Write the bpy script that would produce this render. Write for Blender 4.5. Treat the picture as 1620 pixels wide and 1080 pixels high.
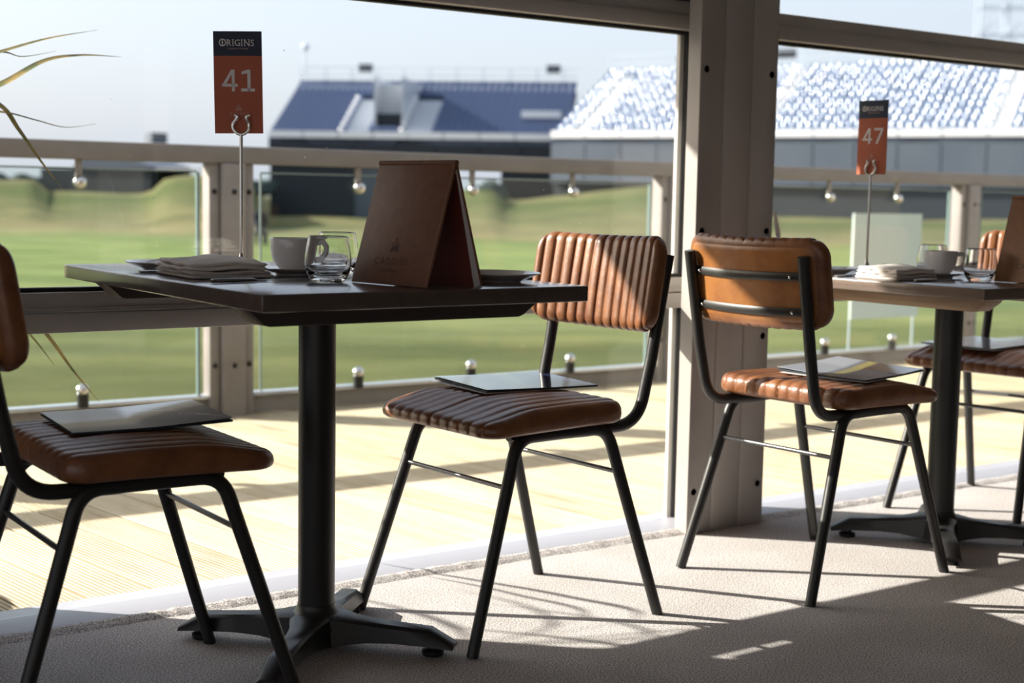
import bpy, bmesh, math, random
from mathutils import Vector, Matrix
sin, cos, pi, R = math.sin, math.cos, math.pi, math.radians
random.seed(7)
S = bpy.context.scene
for o in list(bpy.data.objects): bpy.data.objects.remove(o)
C = S.collection

# ------------------------------------------------------------ camera
YAW, PITCH, ROLL, CAMH, F = .957, .1024, .0178, .906, 2250.0
fw = Vector((cos(YAW)*cos(PITCH), sin(YAW)*cos(PITCH), -sin(PITCH)))
rt = Vector((sin(YAW), -cos(YAW), 0)); up = rt.cross(fw)
r2 = rt*cos(ROLL)+up*sin(ROLL); u2 = -rt*sin(ROLL)+up*cos(ROLL)
cd = bpy.data.cameras.new('camera'); cam = bpy.data.objects.new('camera', cd); C.objects.link(cam)
cam.matrix_world = Matrix(((r2.x,u2.x,-fw.x,0),(r2.y,u2.y,-fw.y,0),(r2.z,u2.z,-fw.z,CAMH),(0,0,0,1)))
cd.sensor_width = 36; cd.lens = 36*F/1620; cd.clip_start = .05; cd.clip_end = 2000
cd.dof.use_dof = True; cd.dof.focus_distance = 2.85; cd.dof.aperture_fstop = 3.6
S.camera = cam

# ------------------------------------------------------------ sky, sun, exposure
SUN_EL, SUN_AZ = R(27.0), R(135)
w = bpy.data.worlds.new('world'); S.world = w; w.use_nodes = True
nt = w.node_tree; nt.nodes.clear()
out = nt.nodes.new('ShaderNodeOutputWorld'); bg = nt.nodes.new('ShaderNodeBackground')
sky = nt.nodes.new('ShaderNodeTexSky'); sky.sky_type = 'NISHITA'; sky.sun_disc = False
sky.sun_elevation = SUN_EL; sky.sun_rotation = pi/2-SUN_AZ
sky.air_density = 1.0; sky.dust_density = 5.0; sky.ozone_density = 1.5
mixw = nt.nodes.new('ShaderNodeMix'); mixw.data_type = 'RGBA'; mixw.inputs[0].default_value = .45
mixw.inputs[7].default_value = (7.6, 8.2, 9.4, 1)
nt.links.new(sky.outputs[0], mixw.inputs[6]); nt.links.new(mixw.outputs[2], bg.inputs[0])
bg.inputs[1].default_value = .198
nt.links.new(bg.outputs[0], out.inputs[0])
sd = bpy.data.lights.new('sun', 'SUN'); sd.energy = 12.4; sd.angle = R(.53); sd.color = (1, .93, .83)
so = bpy.data.objects.new('sun', sd); C.objects.link(so)
ld = Vector((-cos(SUN_AZ)*cos(SUN_EL), -sin(SUN_AZ)*cos(SUN_EL), -sin(SUN_EL)))
so.rotation_euler = ld.to_track_quat('-Z', 'Y').to_euler(); so.location = (-6, 8, 6)
S.view_settings.view_transform = 'Standard'; S.view_settings.look = 'None'
S.view_settings.exposure = 0; S.view_settings.gamma = 1; S.view_settings.use_curve_mapping = False

# ------------------------------------------------------------ materials
def mat(name, col, rough=.5, metal=0, coat=0, noise=None, bump=None, spec=.5, nscale=20):
    m = bpy.data.materials.new(name); m.use_nodes = True; n = m.node_tree.nodes; l = m.node_tree.links
    b = n['Principled BSDF']; b.inputs['Base Color'].default_value = (*col, 1)
    b.inputs['Roughness'].default_value = rough; b.inputs['Metallic'].default_value = metal
    b.inputs['Coat Weight'].default_value = coat; b.inputs['Specular IOR Level'].default_value = spec
    tc = n.new('ShaderNodeTexCoord')
    if noise:
        t = n.new('ShaderNodeTexNoise'); t.inputs['Scale'].default_value = nscale; t.inputs['Detail'].default_value = 6
        l.new(tc.outputs['Object'], t.inputs['Vector'])
        r = n.new('ShaderNodeValToRGB'); r.color_ramp.elements[0].position = .35; r.color_ramp.elements[1].position = .65
        r.color_ramp.elements[0].color = (*noise, 1); r.color_ramp.elements[1].color = (*col, 1)
        l.new(t.outputs['Fac'], r.inputs[0]); l.new(r.outputs[0], b.inputs['Base Color'])
    if bump:
        t2 = n.new('ShaderNodeTexNoise'); t2.inputs['Scale'].default_value = bump[0]; t2.inputs['Detail'].default_value = 4
        l.new(tc.outputs['Object'], t2.inputs['Vector'])
        bp = n.new('ShaderNodeBump'); bp.inputs['Strength'].default_value = bump[1]; bp.inputs['Distance'].default_value = bump[2]
        l.new(t2.outputs['Fac'], bp.inputs['Height']); l.new(bp.outputs[0], b.inputs['Normal'])
    return m
M = {}
M['black'] = mat('black_powder_coat', (.020,.0195,.019), .40, bump=(900,.08,.0005))
M['rod'] = mat('satin_steel_rod', (.10,.10,.105), .3, .7)
M['chrome'] = mat('polished_steel', (.62,.6,.57), .18, 1)
M['frame'] = mat('white_powder_coat', (.50,.475,.45), .42, noise=(.46,.435,.41), nscale=6)
M['post'] = mat('grey_aluminium', (.40,.37,.345), .5, noise=(.36,.33,.31), nscale=5)
M['sill'] = mat('white_plastic_sill', (.37,.37,.415), .3)
M['gasket'] = mat('black_rubber', (.01,.01,.012), .6)
M['bolt'] = mat('dark_bolt', (.03,.028,.026), .45, .6)
M['china'] = mat('white_china', (.86,.85,.85), .12, coat=.4)
M['steel'] = mat('cutlery_steel', (.30,.29,.28), .3, 1)
M['napkin'] = mat('beige_linen', (.88,.83,.78), .9, bump=(700,.25,.0006))
M['navy'] = mat('navy_card', (.012,.024,.055), .5)
M['orange'] = mat('burnt_orange_card', (.50,.115,.05), .5)
M['print'] = mat('printed_white', (.85,.82,.80), .5)
M['printfade'] = mat('printed_pale_orange', (.66,.42,.34), .5)
M['menubrown'] = mat('brown_leatherette', (.21,.092,.05), .55, noise=(.18,.078,.042), nscale=60, bump=(500,.15,.0005))
M['menutan'] = mat('tan_leatherette', (.24,.095,.03), .5, noise=(.21,.08,.026), nscale=60)
M['emboss'] = mat('embossed_dark_leatherette', (.07,.028,.017), .6)
M['menured'] = mat('dark_red_lining', (.14,.02,.014), .6)
M['paper'] = mat('white_paper', (.78,.77,.78), .6)
M['edge'] = mat('stitched_edge', (.30,.17,.09), .5)
M['wall'] = mat('cream_wall', (.42,.39,.36), .8)
M['ceil'] = mat('ceiling_lining', (.40,.37,.35), .85)
M['dkgrey'] = mat('dark_grey_matt', (.14,.14,.15), .8)
M['soil'] = mat('potting_soil', (.03,.02,.012), .9)
M['pot'] = mat('grey_planter', (.12,.12,.12), .6)
M['handrail'] = mat('weathered_timber_rail', (.205,.187,.172), .6, noise=(.18,.163,.15), nscale=9)
M['balpost'] = mat('weathered_timber_post', (.27,.247,.228), .6, noise=(.22,.20,.185), nscale=7)
M['kick'] = mat('grey_kick_board', (.24,.22,.20), .7)
M['kicktop'] = mat('pale_metal_channel', (.55,.57,.62), .25, .6)
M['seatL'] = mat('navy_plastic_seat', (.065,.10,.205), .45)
M['seatR'] = mat('sun_paled_plastic_seat', (.20,.26,.38), .17)  # paler than the left seats: sunlight and haze put into the base
M['stwhite'] = mat('white_fascia', (.75,.76,.80), .5)
M['stgrey'] = mat('grey_cladding', (.085,.105,.14), .6, noise=(.07,.09,.125), nscale=.3)
M['stdark'] = mat('dark_navy_cladding', (.010,.016,.027), .7)
M['stdeck'] = mat('steel_blue_decking', (.10,.13,.20), .6)
M['stair'] = mat('pale_stair', (.50,.53,.58), .35)
M['stairR'] = mat('white_stair_and_glint', (.85,.85,.85), .3)
M['pale'] = mat('pale_rail', (.55,.62,.72), .5)
M['dkobj'] = mat('dark_equipment', (.03,.035,.045), .6)
M['person'] = mat('dark_clothing', (.02,.022,.03), .8)
M['reflection'] = mat('pale_reflection', (.62,.64,.58), .7)
M['trees'] = mat('dark_foliage', (.04,.06,.06), .9, noise=(.02,.035,.03), nscale=.6)

def leather(name, base, dark, ribs=True):
    m = bpy.data.materials.new(name); m.use_nodes = True; n = m.node_tree.nodes; l = m.node_tree.links
    b = n['Principled BSDF']; tc = n.new('ShaderNodeTexCoord')
    t = n.new('ShaderNodeTexNoise'); t.inputs['Scale'].default_value = 14; t.inputs['Detail'].default_value = 8; t.inputs['Roughness'].default_value = .65
    l.new(tc.outputs['Object'], t.inputs['Vector'])
    r = n.new('ShaderNodeValToRGB'); e = r.color_ramp.elements
    e[0].position = .3; e[0].color = (*dark, 1); e[1].position = .62; e[1].color = (*base, 1)
    x = r.color_ramp.elements.new(.8); x.color = (min(1,base[0]*1.35), base[1]*1.4, base[2]*1.6, 1)
    l.new(t.outputs['Fac'], r.inputs[0]); l.new(r.outputs[0], b.inputs['Base Color'])
    b.inputs['Roughness'].default_value = .36; b.inputs['Coat Weight'].default_value = .25; b.inputs['Coat Roughness'].default_value = .22
    v = n.new('ShaderNodeTexVoronoi'); v.inputs['Scale'].default_value = 260; l.new(tc.outputs['Object'], v.inputs['Vector'])
    t2 = n.new('ShaderNodeTexNoise'); t2.inputs['Scale'].default_value = 55; t2.inputs['Detail'].default_value = 5; l.new(tc.outputs['Object'], t2.inputs['Vector'])
    ad = n.new('ShaderNodeMath'); ad.operation = 'MULTIPLY_ADD'; ad.inputs[1].default_value = .25
    l.new(v.outputs['Distance'], ad.inputs[0]); l.new(t2.outputs['Fac'], ad.inputs[2])
    bp = n.new('ShaderNodeBump'); bp.inputs['Strength'].default_value = .35; bp.inputs['Distance'].default_value = .0018
    l.new(ad.outputs[0], bp.inputs['Height']); l.new(bp.outputs[0], b.inputs['Normal'])
    rr = n.new('ShaderNodeMapRange'); rr.inputs[3].default_value = .28; rr.inputs[4].default_value = .5
    l.new(t2.outputs['Fac'], rr.inputs[0]); l.new(rr.outputs[0], b.inputs['Roughness'])
    return m
M['leather'] = leather('tan_leather', (.27,.105,.038), (.145,.048,.018))
M['leatherback'] = leather('smooth_tan_leather', (.36,.145,.035), (.25,.088,.022))

def pane(name, tint, refl=.9):
    m = bpy.data.materials.new(name); m.use_nodes = True; n = m.node_tree.nodes; l = m.node_tree.links; n.clear()
    o = n.new('ShaderNodeOutputMaterial'); mx = n.new('ShaderNodeMixShader'); tr = n.new('ShaderNodeBsdfTransparent')
    gl = n.new('ShaderNodeBsdfGlossy'); fr = n.new('ShaderNodeFresnel'); fr.inputs[0].default_value = 1.45
    mu = n.new('ShaderNodeMath'); mu.operation = 'MULTIPLY'; mu.inputs[1].default_value = refl
    # both faces of the thin pane see the same air-to-glass fresnel (the transparent part does not refract)
    ge = n.new('ShaderNodeNewGeometry'); mr = n.new('ShaderNodeMapRange'); mr.inputs[3].default_value = 1.45; mr.inputs[4].default_value = 1/1.45
    l.new(ge.outputs['Backfacing'], mr.inputs[0]); l.new(mr.outputs[0], fr.inputs[0])
    tr.inputs[0].default_value = (*tint, 1); gl.inputs['Roughness'].default_value = .01
    l.new(fr.outputs[0], mu.inputs[0]); l.new(mu.outputs[0], mx.inputs[0]); l.new(tr.outputs[0], mx.inputs[1]); l.new(gl.outputs[0], mx.inputs[2]); l.new(mx.outputs[0], o.inputs[0])
    return m
M['pane'] = pane('window_glass', (.97,.98,.975), .75); M['balglass'] = pane('balustrade_glass', (.93,.965,.945), .5)
M['glassedge'] = mat('green_glass_edge', (.20,.26,.27), .2)
def realglass():
    m = bpy.data.materials.new('clear_glass'); m.use_nodes = True; n = m.node_tree.nodes; l = m.node_tree.links; n.clear()
    o = n.new('ShaderNodeOutputMaterial'); g = n.new('ShaderNodeBsdfGlass'); g.inputs['IOR'].default_value = 1.48; g.inputs['Roughness'].default_value = 0
    l.new(g.outputs[0], o.inputs[0]); return m
M['glass'] = realglass()

def table_mat(name, top, wood=None):
    m = mat(name, top, .22, noise=tuple(c*.85 for c in top), nscale=30); m.node_tree.nodes['Principled BSDF'].inputs['Coat Weight'].default_value = .35; m.node_tree.nodes['Principled BSDF'].inputs['Coat Roughness'].default_value = .12
    return m
M['ttop'] = table_mat('dark_laminate_top', (.105,.078,.066))
M['tbat'] = mat('dark_stained_batten', (.045,.032,.027), .6)
def woodmat(name, a, b_, sc=(1.5,30,30)):
    m = bpy.data.materials.new(name); m.use_nodes = True; n = m.node_tree.nodes; l = m.node_tree.links
    b = n['Principled BSDF']; tc = n.new('ShaderNodeTexCoord'); mp = n.new('ShaderNodeMapping'); mp.inputs['Scale'].default_value = sc
    t = n.new('ShaderNodeTexNoise'); t.inputs['Scale'].default_value = 3; t.inputs['Detail'].default_value = 8
    l.new(tc.outputs['Object'], mp.inputs[0]); l.new(mp.outputs[0], t.inputs['Vector'])
    r = n.new('ShaderNodeValToRGB'); r.color_ramp.elements[0].position = .35; r.color_ramp.elements[1].position = .65
    r.color_ramp.elements[0].color = (*b_, 1); r.color_ramp.elements[1].color = (*a, 1)
    l.new(t.outputs['Fac'], r.inputs[0]); l.new(r.outputs[0], b.inputs['Base Color']); b.inputs['Roughness'].default_value = .55
    return m
M['pine'] = woodmat('pine_batten', (.42,.28,.17), (.30,.19,.11), (30,1.5,30))

def carpet():
    m = bpy.data.materials.new('beige_carpet'); m.use_nodes = True; n = m.node_tree.nodes; l = m.node_tree.links
    b = n['Principled BSDF']; tc = n.new('ShaderNodeTexCoord')
    t = n.new('ShaderNodeTexNoise'); t.inputs['Scale'].default_value = 300; t.inputs['Detail'].default_value = 2
    t2 = n.new('ShaderNodeTexNoise'); t2.inputs['Scale'].default_value = 3; t2.inputs['Detail'].default_value = 4
    l.new(tc.outputs['Object'], t.inputs['Vector']); l.new(tc.outputs['Object'], t2.inputs['Vector'])
    r = n.new('ShaderNodeValToRGB'); e = r.color_ramp.elements
    e[0].position = .38; e[0].color = (.26,.24,.235,1); e[1].position = .62; e[1].color = (.86,.82,.805,1)
    l.new(t.outputs['Fac'], r.inputs[0])
    mx = n.new('ShaderNodeMix'); mx.data_type = 'RGBA'; mx.blend_type = 'MULTIPLY'; mx.inputs[0].default_value = 1
    r3 = n.new('ShaderNodeValToRGB'); r3.color_ramp.elements[0].color = (.88,.87,.86,1); r3.color_ramp.elements[1].color = (1.0,1.0,1.0,1)
    r3.color_ramp.elements[0].position = .4; r3.color_ramp.elements[1].position = .6
    l.new(t2.outputs['Fac'], r3.inputs[0]); l.new(r.outputs[0], mx.inputs[6]); l.new(r3.outputs[0], mx.inputs[7]); l.new(mx.outputs[2], b.inputs['Base Color'])
    b.inputs['Roughness'].default_value = 1; b.inputs['Specular IOR Level'].default_value = .1
    bp = n.new('ShaderNodeBump'); bp.inputs['Strength'].default_value = .6; bp.inputs['Distance'].default_value = .0015
    l.new(t.outputs['Fac'], bp.inputs['Height']); l.new(bp.outputs[0], b.inputs['Normal'])
    return m
M['carpet'] = carpet()

DECK = R(98.6)
def deckmat():
    m = bpy.data.materials.new('grooved_pine_decking'); m.use_nodes = True; n = m.node_tree.nodes; l = m.node_tree.links
    b = n['Principled BSDF']; tc = n.new('ShaderNodeTexCoord'); mp = n.new('ShaderNodeMapping'); mp.vector_type = 'POINT'
    mp.inputs['Rotation'].default_value = (0,0,-(DECK-pi/2))
    l.new(tc.outputs['Object'], mp.inputs[0])
    sp = n.new('ShaderNodeSeparateXYZ'); l.new(mp.outputs[0], sp.inputs[0])
    dv = n.new('ShaderNodeMath'); dv.operation = 'DIVIDE'; dv.inputs[1].default_value = .148; l.new(sp.outputs[0], dv.inputs[0])
    fl = n.new('ShaderNodeMath'); fl.operation = 'FLOOR'; l.new(dv.outputs[0], fl.inputs[0])
    wn = n.new('ShaderNodeTexWhiteNoise'); wn.noise_dimensions = '1D'; l.new(fl.outputs[0], wn.inputs['W'])
    ms = n.new('ShaderNodeMapping'); ms.inputs['Scale'].default_value = (14,1.6,1); l.new(mp.outputs[0], ms.inputs[0])
    t = n.new('ShaderNodeTexNoise'); t.inputs['Scale'].default_value = 1.6; t.inputs['Detail'].default_value = 7; l.new(ms.outputs[0], t.inputs['Vector'])
    ad = n.new('ShaderNodeMath'); ad.operation = 'MULTIPLY_ADD'; ad.inputs[1].default_value = .3; l.new(wn.outputs['Value'], ad.inputs[0]); l.new(t.outputs['Fac'], ad.inputs[2])
    r = n.new('ShaderNodeValToRGB'); e = r.color_ramp.elements
    e[0].position = .30; e[0].color = (.25,.165,.08,1); e[1].position = .85; e[1].color = (.50,.42,.29,1)
    x = e.new(.45); x.color = (.38,.30,.18,1)
    l.new(ad.outputs[0], r.inputs[0])
    # darker tint in the bottom of each groove
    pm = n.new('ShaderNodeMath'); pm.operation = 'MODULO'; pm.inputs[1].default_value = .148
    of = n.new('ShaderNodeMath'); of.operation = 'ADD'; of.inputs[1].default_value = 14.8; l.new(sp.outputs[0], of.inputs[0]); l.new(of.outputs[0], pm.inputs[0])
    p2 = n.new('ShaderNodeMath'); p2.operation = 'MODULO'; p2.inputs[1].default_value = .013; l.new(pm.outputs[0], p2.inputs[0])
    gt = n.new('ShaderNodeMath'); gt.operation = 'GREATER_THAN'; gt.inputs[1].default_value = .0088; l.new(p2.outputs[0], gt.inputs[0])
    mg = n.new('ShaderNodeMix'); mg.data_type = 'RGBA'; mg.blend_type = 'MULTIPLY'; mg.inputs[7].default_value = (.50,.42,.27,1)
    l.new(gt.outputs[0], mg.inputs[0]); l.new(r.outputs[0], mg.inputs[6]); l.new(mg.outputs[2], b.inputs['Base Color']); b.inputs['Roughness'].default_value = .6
    return m
M['deck'] = deckmat()

def grass():
    m = bpy.data.materials.new('links_grass'); m.use_nodes = True; n = m.node_tree.nodes; l = m.node_tree.links
    b = n['Principled BSDF']; tc = n.new('ShaderNodeTexCoord')
    dp = n.new('ShaderNodeVectorMath'); dp.operation = 'DOT_PRODUCT'; dp.inputs[1].default_value = (cos(YAW), sin(YAW), 0)
    l.new(tc.outputs['Object'], dp.inputs[0])
    mp = n.new('ShaderNodeMapping'); mp.inputs['Rotation'].default_value = (0,0,-YAW); l.new(tc.outputs['Object'], mp.inputs[0])
    mq = n.new('ShaderNodeMapping'); mq.inputs['Scale'].default_value = (.55,.22,.5); l.new(mp.outputs[0], mq.inputs[0])
    t = n.new('ShaderNodeTexNoise'); t.inputs['Scale'].default_value = 1; t.inputs['Detail'].default_value = 9; t.inputs['Roughness'].default_value = .62; l.new(mq.outputs[0], t.inputs['Vector'])
    r = n.new('ShaderNodeValToRGB'); e = r.color_ramp.elements   # by distance / 100 m
    e[0].position = 0; e[0].color = (.085,.085,.042,1); e[1].position = 1; e[1].color = (.16,.155,.09,1)
    for p, c in ((.07,(.10,.095,.047)),(.11,(.088,.097,.045)),(.16,(.10,.115,.052)),(.22,(.15,.175,.08)),(.30,(.155,.20,.085)),(.42,(.18,.225,.095)),(.54,(.14,.18,.075)),(.60,(.19,.175,.105)),(.66,(.15,.15,.085)),(.72,(.09,.11,.05)),(.80,(.16,.15,.085))):
        x = e.new(p); x.color = (*c, 1)
    dv = n.new('ShaderNodeMath'); dv.operation = 'DIVIDE'; dv.inputs[1].default_value = 100; l.new(dp.outputs['Value'], dv.inputs[0])
    ad = n.new('ShaderNodeMath'); ad.operation = 'MULTIPLY_ADD'; ad.inputs[1].default_value = .05; l.new(t.outputs['Fac'], ad.inputs[0]); l.new(dv.outputs[0], ad.inputs[2])
    sb = n.new('ShaderNodeMath'); sb.operation = 'SUBTRACT'; sb.inputs[1].default_value = .025; l.new(ad.outputs[0], sb.inputs[0]); l.new(sb.outputs[0], r.inputs[0])
    r4 = n.new('ShaderNodeValToRGB'); r4.color_ramp.elements[0].position = .33; r4.color_ramp.elements[0].color = (.66,.70,.60,1)
    r4.color_ramp.elements[1].position = .68; r4.color_ramp.elements[1].color = (1.36,1.22,1.1,1); l.new(t.outputs['Fac'], r4.inputs[0])
    mx = n.new('ShaderNodeMix'); mx.data_type = 'RGBA'; mx.blend_type = 'MULTIPLY'; mx.inputs[0].default_value = 1
    l.new(r.outputs[0], mx.inputs[6]); l.new(r4.outputs[0], mx.inputs[7]); l.new(mx.outputs[2], b.inputs['Base Color'])
    b.inputs['Roughness'].default_value = 1; b.inputs['Specular IOR Level'].default_value = .05
    return m
M['grass'] = grass()

def leafmat():
    m = bpy.data.materials.new('leaf_blade'); m.use_nodes = True; n = m.node_tree.nodes; l = m.node_tree.links
    b = n['Principled BSDF']; tc = n.new('ShaderNodeTexCoord'); t = n.new('ShaderNodeTexNoise'); t.inputs['Scale'].default_value = 18
    l.new(tc.outputs['Object'], t.inputs['Vector']); r = n.new('ShaderNodeValToRGB')
    r.color_ramp.elements[0].position = .38; r.color_ramp.elements[0].color = (.10,.12,.035,1); r.color_ramp.elements[1].position = .6; r.color_ramp.elements[1].color = (.34,.24,.07,1)
    l.new(t.outputs['Fac'], r.inputs[0]); l.new(r.outputs[0], b.inputs['Base Color']); b.inputs['Roughness'].default_value = .5
    return m
M['leaf'] = leafmat()

def cover(name, bands):
    """magazine cover art: diagonal bands across the sheet (sky, grass streak, dark foreground; sky reflections in cover_c)"""
    m = bpy.data.materials.new(name); m.use_nodes = True; n = m.node_tree.nodes; l = m.node_tree.links
    b = n['Principled BSDF']; tc = n.new('ShaderNodeTexCoord'); t = n.new('ShaderNodeTexNoise'); t.inputs['Scale'].default_value = 9; t.inputs['Detail'].default_value = 5
    l.new(tc.outputs['Object'], t.inputs['Vector'])
    d = n.new('ShaderNodeVectorMath'); d.operation = 'DOT_PRODUCT'; d.inputs[1].default_value = bands[0]; l.new(tc.outputs['Object'], d.inputs[0])
    a = n.new('ShaderNodeMath'); a.operation = 'MULTIPLY_ADD'; a.inputs[1].default_value = bands[1]; l.new(t.outputs['Fac'], a.inputs[0]); l.new(d.outputs['Value'], a.inputs[2])
    r = n.new('ShaderNodeValToRGB'); e = r.color_ramp.elements
    st = bands[2]; e[0].position = st[0][0]; e[0].color = (*st[0][1], 1); e[1].position = st[-1][0]; e[1].color = (*st[-1][1], 1)
    for p, c in st[1:-1]: x = e.new(p); x.color = (*c, 1)
    a2 = n.new('ShaderNodeMath'); a2.operation = 'ADD'; a2.inputs[1].default_value = .5-bands[1]*.5; l.new(a.outputs[0], a2.inputs[0])
    l.new(a2.outputs[0], r.inputs[0]); l.new(r.outputs[0], b.inputs['Base Color']); b.inputs['Roughness'].default_value = .16; b.inputs['Coat Weight'].default_value = .9; b.inputs['Coat Roughness'].default_value = .06
    return m

# ------------------------------------------------------------ mesh helpers
class MB:
    def __init__(s): s.v = []; s.f = []
    def add(s, vs, fs, T=None):
        k = len(s.v); s.v += [tuple(T @ Vector(p)) if T else tuple(p) for p in vs]; s.f += [tuple(i+k for i in f) for f in fs]; return s
    def box(s, a, b, T=None):
        x0,y0,z0 = a; x1,y1,z1 = b
        return s.add([(x0,y0,z0),(x1,y0,z0),(x1,y1,z0),(x0,y1,z0),(x0,y0,z1),(x1,y0,z1),(x1,y1,z1),(x0,y1,z1)],
            [(0,3,2,1),(4,5,6,7),(0,1,5,4),(1,2,6,5),(2,3,7,6),(3,0,4,7)], T)
    def prism(s, poly, z0, z1, T=None):
        n = len(poly)
        return s.add([(x,y,z0) for x,y in poly]+[(x,y,z1) for x,y in poly], [tuple(range(n-1,-1,-1)), tuple(range(n,2*n))]+[(i,(i+1)%n,(i+1)%n+n,i+n) for i in range(n)], T)
    def tube(s, pts, r, n=12, T=None, flat=None, closed=False):
        """r: number or list; flat=(ru,rv,ref) gives an elliptical/flat section"""
        P = [Vector(p) for p in pts]; m = len(P); rings = []
        t0 = (P[1]-P[0]).normalized(); ref = Vector(flat[2]) if flat else (Vector((0,0,1)) if abs(t0.z) < .9 else Vector((1,0,0)))
        u = (ref-t0*ref.dot(t0)).normalized()
        for i in range(m):
            t = ((P[min(i+1,m-1)]-P[max(i-1,0)])).normalized(); u = (u-t*u.dot(t)).normalized(); v = t.cross(u)
            rr = r[i] if isinstance(r, (list,tuple)) else r
            a, b = (flat[0]*rr, flat[1]*rr) if flat else (rr, rr)
            rings.append([P[i]+u*(a*cos(2*pi*k/n))+v*(b*sin(2*pi*k/n)) for k in range(n)])
        vs = [tuple(p) for q in rings for p in q]; fs = []
        for i in range(m-1):
            for k in range(n): fs.append((i*n+k, i*n+(k+1)%n, (i+1)*n+(k+1)%n, (i+1)*n+k))
        fs += [tuple(range(n-1,-1,-1)), tuple((m-1)*n+k for k in range(n))]
        return s.add(vs, fs, T)
    def lathe(s, prof, n=48, T=None):
        vs = []; fs = []; idx = []
        for (r, z) in prof:
            if r < 1e-6: idx.append([len(vs)]*n); vs.append((0,0,z))
            else: idx.append(list(range(len(vs), len(vs)+n))); vs += [(r*cos(2*pi*k/n), r*sin(2*pi*k/n), z) for k in range(n)]
        for i in range(len(prof)-1):
            for k in range(n):
                q = [idx[i][k], idx[i][(k+1)%n], idx[i+1][(k+1)%n], idx[i+1][k]]; u = []
                for x in q:
                    if x not in u: u.append(x)
                if len(u) > 2: fs.append(tuple(u))
        return s.add(vs, fs, T)
    def sphere(s, c, r, n=16, T=None):
        X = Matrix.Translation(c); X = T @ X if T else X
        return s.lathe([(max(0,r*sin(pi*i/(n//2))), -r*cos(pi*i/(n//2))) for i in range(n//2+1)], n, X)
    def build(s, name, m, parent=None, bevel=0, seg=2, ang=35, smooth=True, T=None):
        me = bpy.data.meshes.new(name); me.from_pydata(s.v, [], s.f)
        bm = bmesh.new(); bm.from_mesh(me)
        bmesh.ops.recalc_face_normals(bm, faces=bm.faces)
        if bevel:
            es = [e for e in bm.edges if len(e.link_faces) == 2 and e.calc_face_angle(0) > R(ang)]
            bmesh.ops.bevel(bm, geom=es, offset=bevel, segments=seg, profile=.5, affect='EDGES', clamp_overlap=True)
        for f in bm.faces: f.smooth = smooth
        if smooth:
            for e in bm.edges: e.smooth = not (len(e.link_faces) == 2 and e.calc_face_angle(0) > R(38))
        bm.to_mesh(me); bm.free(); me.materials.append(m)
        o = bpy.data.objects.new(name, me); C.objects.link(o)
        if parent: o.parent = parent
        if T: o.matrix_world = T
        return o
def catmull(P, k=8):
    P = [Vector(p) for p in P]; Q = [P[0]*2-P[1]]+P+[P[-1]*2-P[-2]]; r = []
    for i in range(1, len(Q)-2):
        for j in range(k):
            t = j/k; a,b,c,d = Q[i-1],Q[i],Q[i+1],Q[i+2]
            r.append(.5*((2*b)+(c-a)*t+(2*a-5*b+4*c-d)*t*t+(3*b-a-3*c+d)*t**3))
    return r+[P[-1]]
def fillet(P, rad, k=7):
    P = [Vector(p) for p in P]; r = [P[0]]
    for i in range(1, len(P)-1):
        a = (P[i-1]-P[i]); b = (P[i+1]-P[i]); th = a.angle(b); d = min(rad/math.tan(th/2), a.length*.48, b.length*.48)
        s = P[i]+a.normalized()*d; e = P[i]+b.normalized()*d
        for j in range(k+1):
            t = j/k; r.append(s*(1-t)**2+P[i]*2*t*(1-t)+e*t*t)
    return r+[P[-1]]
def tag(o, label=None, cat=None, group=None, kind=None):
    if label: o['label'] = label
    if cat: o['category'] = cat
    if group: o['group'] = group
    if kind: o['kind'] = kind
    return o
def thing(name, label=None, cat=None, loc=(0,0,0), rz=0, group=None, kind=None, parent=None):
    o = bpy.data.objects.new(name, None); C.objects.link(o); o.empty_display_size = .1
    o.location = loc; o.rotation_euler = (0,0,rz)
    if parent: o.parent = parent
    return tag(o, label, cat, group, kind)
def struct(name, mb, m, label, cat, parent=None, **k):
    o = mb.build(name, m, parent, **k)
    if not parent: tag(o, label, cat, kind='structure')
    return o
def dup(root, loc, rz, label, group=None):
    r = root.copy(); C.objects.link(r); r.location = loc; r.rotation_euler = (0,0,rz); r['label'] = label
    if group: r['group'] = group
    for ch in list(root.children):
        c = ch.copy(); C.objects.link(c); c.parent = r
        for g in list(ch.children):
            d = g.copy(); C.objects.link(d); d.parent = c
    return r
def textmesh(body, size, name, m, parent, T, ext=.0002, spacing=1.0, sx=1.0, align='CENTER'):
    cu = bpy.data.curves.new('t', 'FONT'); cu.body = body; cu.size = size; cu.extrude = ext; cu.align_x = align; cu.space_character = spacing; cu.resolution_u = 3
    t = bpy.data.objects.new('t', cu); C.objects.link(t); bpy.context.view_layer.update()
    me = bpy.data.meshes.new_from_object(t.evaluated_get(bpy.context.evaluated_depsgraph_get()))
    bpy.data.objects.remove(t); bpy.data.curves.remove(cu)
    me.transform(Matrix.Diagonal((sx,1,1,1))); me.materials.clear(); me.materials.append(m)
    o = bpy.data.objects.new(name, me); C.objects.link(o); o.parent = parent; o.matrix_local = T
    return o

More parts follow.
